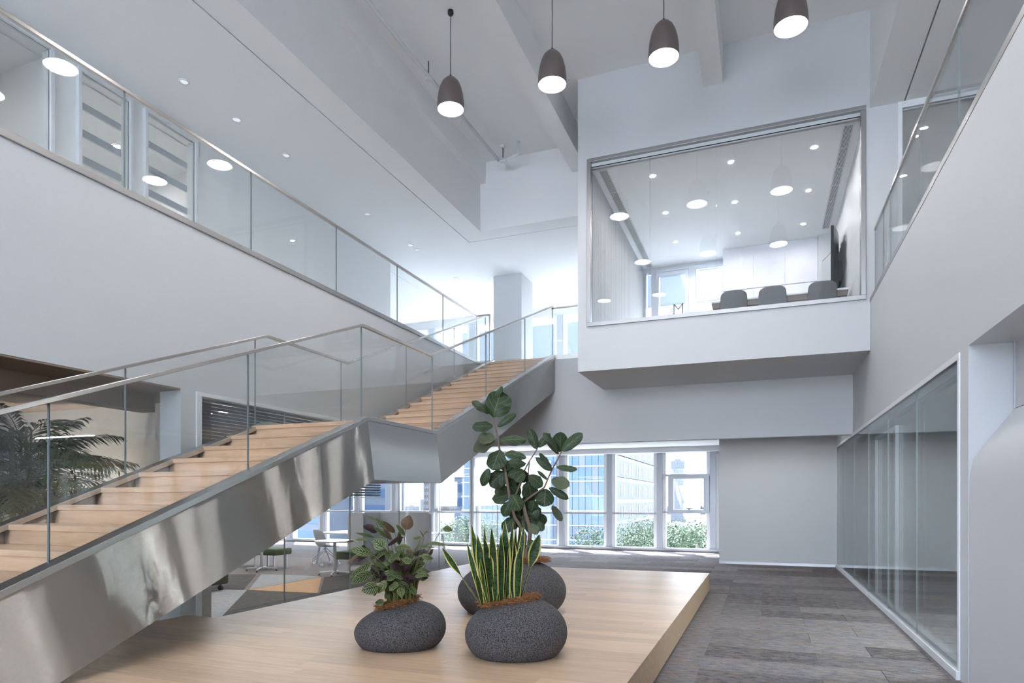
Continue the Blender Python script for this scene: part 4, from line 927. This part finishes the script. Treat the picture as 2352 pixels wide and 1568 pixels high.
FL = [((385, 295), (455, 72), 222), ((345, 258), (203, 150), 82), ((400, 120), (470, 52), 60), ((385, 362), (203, 376), 95), ((420, 376), (582, 264), 58), ((400, 465), (245, 470), 100), ((402, 490), (212, 575), 150), ((440, 488), (670, 482), 96),
      ((445, 570), (375, 745), 165), ((480, 760), (350, 880), 150), ((352, 728), (285, 882), 78), ((470, 830), (445, 910), 60), ((672, 645), (480, 605), 78), ((665, 690), (515, 690), 84), ((645, 745), (508, 795), 84), ((650, 765), (575, 845), 80),
      ((757, 570), (690, 392), 78), ((770, 552), (872, 432), 62), ((942, 612), (812, 430), 62), ((958, 588), (955, 420), 118), ((962, 588), (1138, 440), 92), ((745, 640), (882, 752), 62), ((885, 722), (778, 602), 52), ((920, 716), (1102, 742), 58),
      ((852, 828), (765, 748), 34), ((880, 830), (1032, 882), 112), ((860, 893), (1030, 992), 62), ((832, 902), (818, 1058), 145), ((888, 1048), (975, 1182), 62), ((695, 788), (805, 888), 105), ((690, 850), (712, 1008), 135), ((545, 948), (372, 992), 122),
      ((545, 950), (615, 1090), 122), ((530, 1010), (468, 1142), 92), ((560, 1150), (465, 1275), 105), ((700, 1200), (760, 1290), 80), ((700, 1330), (715, 1400), 60), ((690, 1400), (700, 1470), 40), ((780, 1180), (800, 1268), 60)]
DK = [(560, 870), (650, 860), (600, 930), (700, 1060), (640, 1090), (780, 1080), (790, 1150), (690, 1180), (560, 800), (530, 880), (610, 1130), (740, 1000), (660, 960), (580, 1060), (720, 1130), (620, 740), (500, 900), (640, 1180), (560, 700)]
for c_ in DK + [(x + rf.uniform(-40, 40), y + rf.uniform(-40, 40)) for x, y in DK]:
    q = rf.uniform(.3, 2.8); FL.append((c_, (c_[0] + 115 * math.cos(q), c_[1] + 115 * math.sin(q)), rf.uniform(90, 120), rf.uniform(.05, .28)))
for i, e in enumerate(FL):
    b, tp, w = e[:3]; dd = e[3] if len(e) > 3 else rf.uniform(-.16, .08)
    p0 = loc(*zF(*b), dC, dd * .6); p1 = loc(*zF(*tp), dC, dd + rf.uniform(-.06, .06)); wm = w / 3.733 * dC / FPX
    fc = -FW * rf.uniform(.7, 1.1) + UP * rf.uniform(.1, .6) + RT * rf.uniform(-.35, .35)
    if rf.random() < .15: fc = -fc
    obj('leaf', leaf_bm(p0, p1, wm * 1.3, fc, p_fid, rf.uniform(.02, .2), .22, .045, 12, 6, seed=i), L_FID, fg, smooth=True)

# ------------------------------------------------------------------ lobby palm
pc = Vector((-7.45, 4.6, 0))
pt = thing('lobby_palm', pc, 'leafy palm standing in the lobby opening behind the staircase', 'plant')
bm = bmesh.new(); lathe(bm, [(.16, 0), (.22, .30), (.24, .42), (.22, .42), (.20, .38)], n=24); obj('pot', bm, DARKM, pt, local=True, smooth=True)
rq = random.Random(9)
for k in range(5):
    bm = bmesh.new(); a = k * 1.25; b0 = Vector((.06 * math.cos(a), .06 * math.sin(a), .36)); tube(bm, [b0, b0 * 1.3 + UP * .6, b0 * 1.6 + UP * 1.7], [.022, .018, .012], 7); obj('cane', bm, STALK, pt, local=True)
FR = []
for k in range(46):
    a = rq.uniform(0, 6.283); el = rq.uniform(.25, 1.35); ln = rq.uniform(.75, 1.15); FR.append((a, el, ln, rq.uniform(1.2, 2.15)))
FR += [(1.0, 1.0, 1.2, 1.8), (.9, .8, 1.15, 1.7), (1.2, .6, 1.1, 1.6), (.7, .4, 1.1, 1.5), (-1.4, .9, 1.0, 1.4), (-1.2, 1.1, 1.1, 1.4), (3.0, 1.2, 1.1, 1.4), (0.6, 1.1, 1.1, 1.5), (2.2, 1.1, 1.1, 1.5), (.3, .9, 1.15, 1.45), (.5, .7, 1.1, 1.3)]
for i, (a, el, ln, z0) in enumerate(FR):
    hd = Vector((math.cos(a), math.sin(a), 0)); n = 15; pts = []
    for k in range(n + 1):
        s = k / n; pts.append(Vector((0, 0, z0)) + hd * (ln * math.cos(el) * s + .25 * ln * s * s) + UP * (ln * math.sin(el) * s - .62 * ln * s * s * math.cos(el * .7)))
    bm = bmesh.new(); uvl = bm.loops.layers.uv.new('UVMap'); tube(bm, pts, [.007 * (1 - .7 * k / n) for k in range(n + 1)], 4)
    for k in range(3, n * 2):
        s = k / (n * 2); j = min(n - 1, int(s * n)); p = pts[j].lerp(pts[j + 1], s * n - j); d = (pts[j + 1] - pts[j]).normalized(); sd_ = d.cross(UP).normalized()
        ll = (.30 * math.sin(math.pi * (s * .85 + .12)) + .08)
        for sg in (-1, 1):
            o_ = (sd_ * sg * .85 + d * .75 + UP * rq.uniform(-.35, .05)).normalized(); w_ = d.cross(o_).normalized().cross(o_) * .014
            m_ = p + o_ * ll * .55; t_ = p + o_ * ll - UP * ll * .22
            v = [bm.verts.new(x) for x in (p, m_ + w_, t_, m_ - w_)]; f = bm.faces.new(v)
            for lp, uvv in zip(f.loops, ((0, .5), (.5, .7), (1, .5), (.5, .3))): lp[uvl].uv = uvv
    obj('frond', bm, L_PALM, pt, local=True)
# ------------------------------------------------------------------ the city outside
BLUEG = plain('blue_facade_glass', (.03, .06, .12), .1, .2)
BLUEP = plain('pale_facade_panel', (.055, .07, .095), .35)
WHITEB = plain('white_render', (.10, .104, .112), .8)
BROWNB = plain('brown_render', (.05, .042, .038), .8)
WINB = plain('dark_window', (.07, .09, .12), .2)
FOLI = plain('tree_foliage', (.035, .06, .03), .8)
FIELD = plain('hazy_fields', (.016, .02, .02), .95, bscale=.05)
tag(obj('ground', B(-900, 700, 30, 1800, -13, -12), FIELD), 'hazy green land far below the windows', None, None, 'structure').name = 'floor_outside'
def office_block():
    YF, XF, x0, zb, zt = 100.0, -22.1, -48.0, -12, 30
    t = thing('glass_office_block', ((x0 + XF) / 2, YF, zb), 'blue glass office block with a pale side across the road', 'building')
    obj('body', B(x0, XF - .3, YF + .3, 146, zb, zt), BLUEP, t)
    w, hh = 1.06, 2.35; me = bpy.data.meshes.new('pane'); b_ = B(.04, w - .04, 0, .12, .05, hh - .05); b_.to_mesh(me); b_.free(); me.materials.append(BLUEG)
    me2 = me.copy(); me2.materials.clear(); me2.materials.append(BLUEP)
    for j in range(11):
        for i in range(24):
            link('pane', me2 if (j % 3 == 2 and i % 2) or (i * 7 + j * 3) % 11 == 0 else me, (x0 + i * w + .4, YF + .16, -9.5 + j * hh), t)
    for j in range(12): obj('floor_band', B(x0, XF, YF + .05, YF + .3, -9.5 + j * hh - .08, -9.5 + j * hh + .06), MULL, t)
    mes = bpy.data.meshes.new('window'); b_ = B(0, .1, 0, .8, 0, 1.9); b_.to_mesh(mes); b_.free(); mes.materials.append(WINB)
    for j in range(9):
        z = -9.5 + j * 3.6; obj('side_band', B(XF - .3, XF, YF + .3, 145, z + .5, z + 3.4), WHITEB, t)
        for i in range(12): link('window', mes, (XF - .04, YF + 2 + i * 3.5 + (i % 2) * 1.4, z + 1.0), t)
office_block()
def slab_block(label, px, d, wpx, toppx, mat, cols_, fl, band=False):
    c = at(px, HORIZON, d); w = wpx * d / FPX; zt = EYE + (HORIZON - toppx) * d / FPX
    t = thing('tower_block', (c.x, c.y, -12), label, 'building', 'towers outside the windows')
    obj('wall', B(c.x - w / 2, c.x + w / 2, c.y, c.y + w, -12, zt), mat, t); obj('roof_housing', B(c.x - w / 4, c.x + w / 5, c.y + w / 4, c.y + w / 2, zt, zt + w * .18), mat, t)
    n = int((zt + 12) / fl)
    for j in range(n):
        z = zt - (j + .8) * fl; bm = bmesh.new()
        if band: box(bm, c.x - w * .48, c.x + w * .48, c.y - .15, c.y, z, z + fl * .55)
        else:
            for i in range(cols_): xx = c.x - w / 2 + (i + .5) * w / cols_; box(bm, xx - w / cols_ * .26, xx + w / cols_ * .26, c.y - .12, c.y, z, z + fl * .5)
        obj('window_row', bm, WINB if not band else BLUEG, t)
slab_block('slim white apartment tower seen through the rightmost window bay', 1556, 420, 30, 1058, WHITEB, 4, 2.3)
slab_block('white tower seen below the stair landing', 908, 320, 22, 1085, WHITEB, 4, 3.0)
slab_block('brown tower seen below the stair landing', 985, 300, 28, 1080, BROWNB, 6, 3.0)
slab_block('banded blue glass building seen under the lower flight', 850, 130, 80, 1040, BLUEP, 1, 3.2, True)
slab_block('banded blue glass building left of the office block', 1075, 150, 70, 1040, BLUEP, 1, 3.2, True)
slab_block('low banded building far left under the stair', 720, 120, 90, 1060, BLUEP, 1, 3.0, True)
for i in range(26):
    rr_ = random.Random(100 + i); px = 1410 + 20 * (i // 2) if i % 2 else 900 + 40 * (i // 2)
    d = 560 + 70 * (i % 4); c = at(px, HORIZON, d); hh = rr_.uniform(6, 15); w = rr_.uniform(6, 7.5) if i % 2 else rr_.uniform(8, 13)
    o = tag(obj('distant_building', BS((c.x - w / 2, c.x + w / 2, c.y, c.y + 12, -12, -12 + hh), (c.x - w / 6, c.x + w / 7, c.y + 3, c.y + 8, -12 + hh, -10.5 + hh)), WHITEB if i % 3 else BROWNB), 'tiny hazy low building on the far skyline', 'building', 'distant skyline buildings')
def tree(label, px, d, topy, w, seed, n=6500):
    rr = random.Random(seed); c = at(px, HORIZON, d); zt = EYE + (HORIZON - topy) * d / FPX
    t = thing('street_tree', (c.x, c.y, -12), label, 'tree', 'trees below the windows'); hgt = w * 1.0
    bm = bmesh.new(); tube(bm, [(c.x, c.y, -12), (c.x + .1, c.y, zt - hgt * .6), (c.x, c.y, zt - hgt * .3)], [.22, .15, .06], 7); obj('trunk', bm, BARK, t)
    bm = bmesh.new(); blobs = [(Vector((rr.uniform(-.32, .32) * w, rr.uniform(-.32, .32) * w, zt - hgt * rr.uniform(.25, .85))), rr.uniform(.16, .27) * w) for _ in range(13)] + [(Vector((0, 0, zt - .26 * w)), .26 * w)]
    for _ in range(n):
        b_, r_ = rr.choice(blobs); v = Vector((rr.gauss(0, 1), rr.gauss(0, 1), rr.gauss(0, 1))).normalized(); p = Vector((c.x, c.y, 0)) + b_ + v * r_ * rr.uniform(.75, 1.05)
        u = v.orthogonal().normalized() * rr.uniform(.06, .11); q = v.cross(u); u2 = (u * math.cos(_) + q * math.sin(_)); q2 = v.cross(u2) * .7 + v * rr.uniform(-.1, .1)
        bm.faces.new([bm.verts.new(x) for x in (p - u2, p - q2 * .6, p + u2, p + q2 * .6)])
    obj('crown', bm, FOLI, t)
for i, (px, d, ty, w, l) in enumerate(((1600, 40, 1188, 5.0, 'round leafy tree filling the foot of the rightmost window bay'), (1555, 48, 1196, 4.5, 'leafy tree at the left of the rightmost window bay'), (1450, 58, 1190, 6.0, 'bluish tree at the foot of the third window bay'),
        (1490, 66, 1186, 5.0, 'second tree further back in the third window bay'), (975, 44, 1185, 4.6, 'tree behind the striped plant seen through the office'), (1066, 54, 1180, 4.6, 'tree seen between the striped plant and the fig'), (1112, 70, 1186, 4.6, 'smaller tree beside the fig seen through the glass'), (1350, 62, 1205, 5.0, 'low tree in front of the blue glass block'))):
    tree(l, px, d, ty, w, 40 + i)
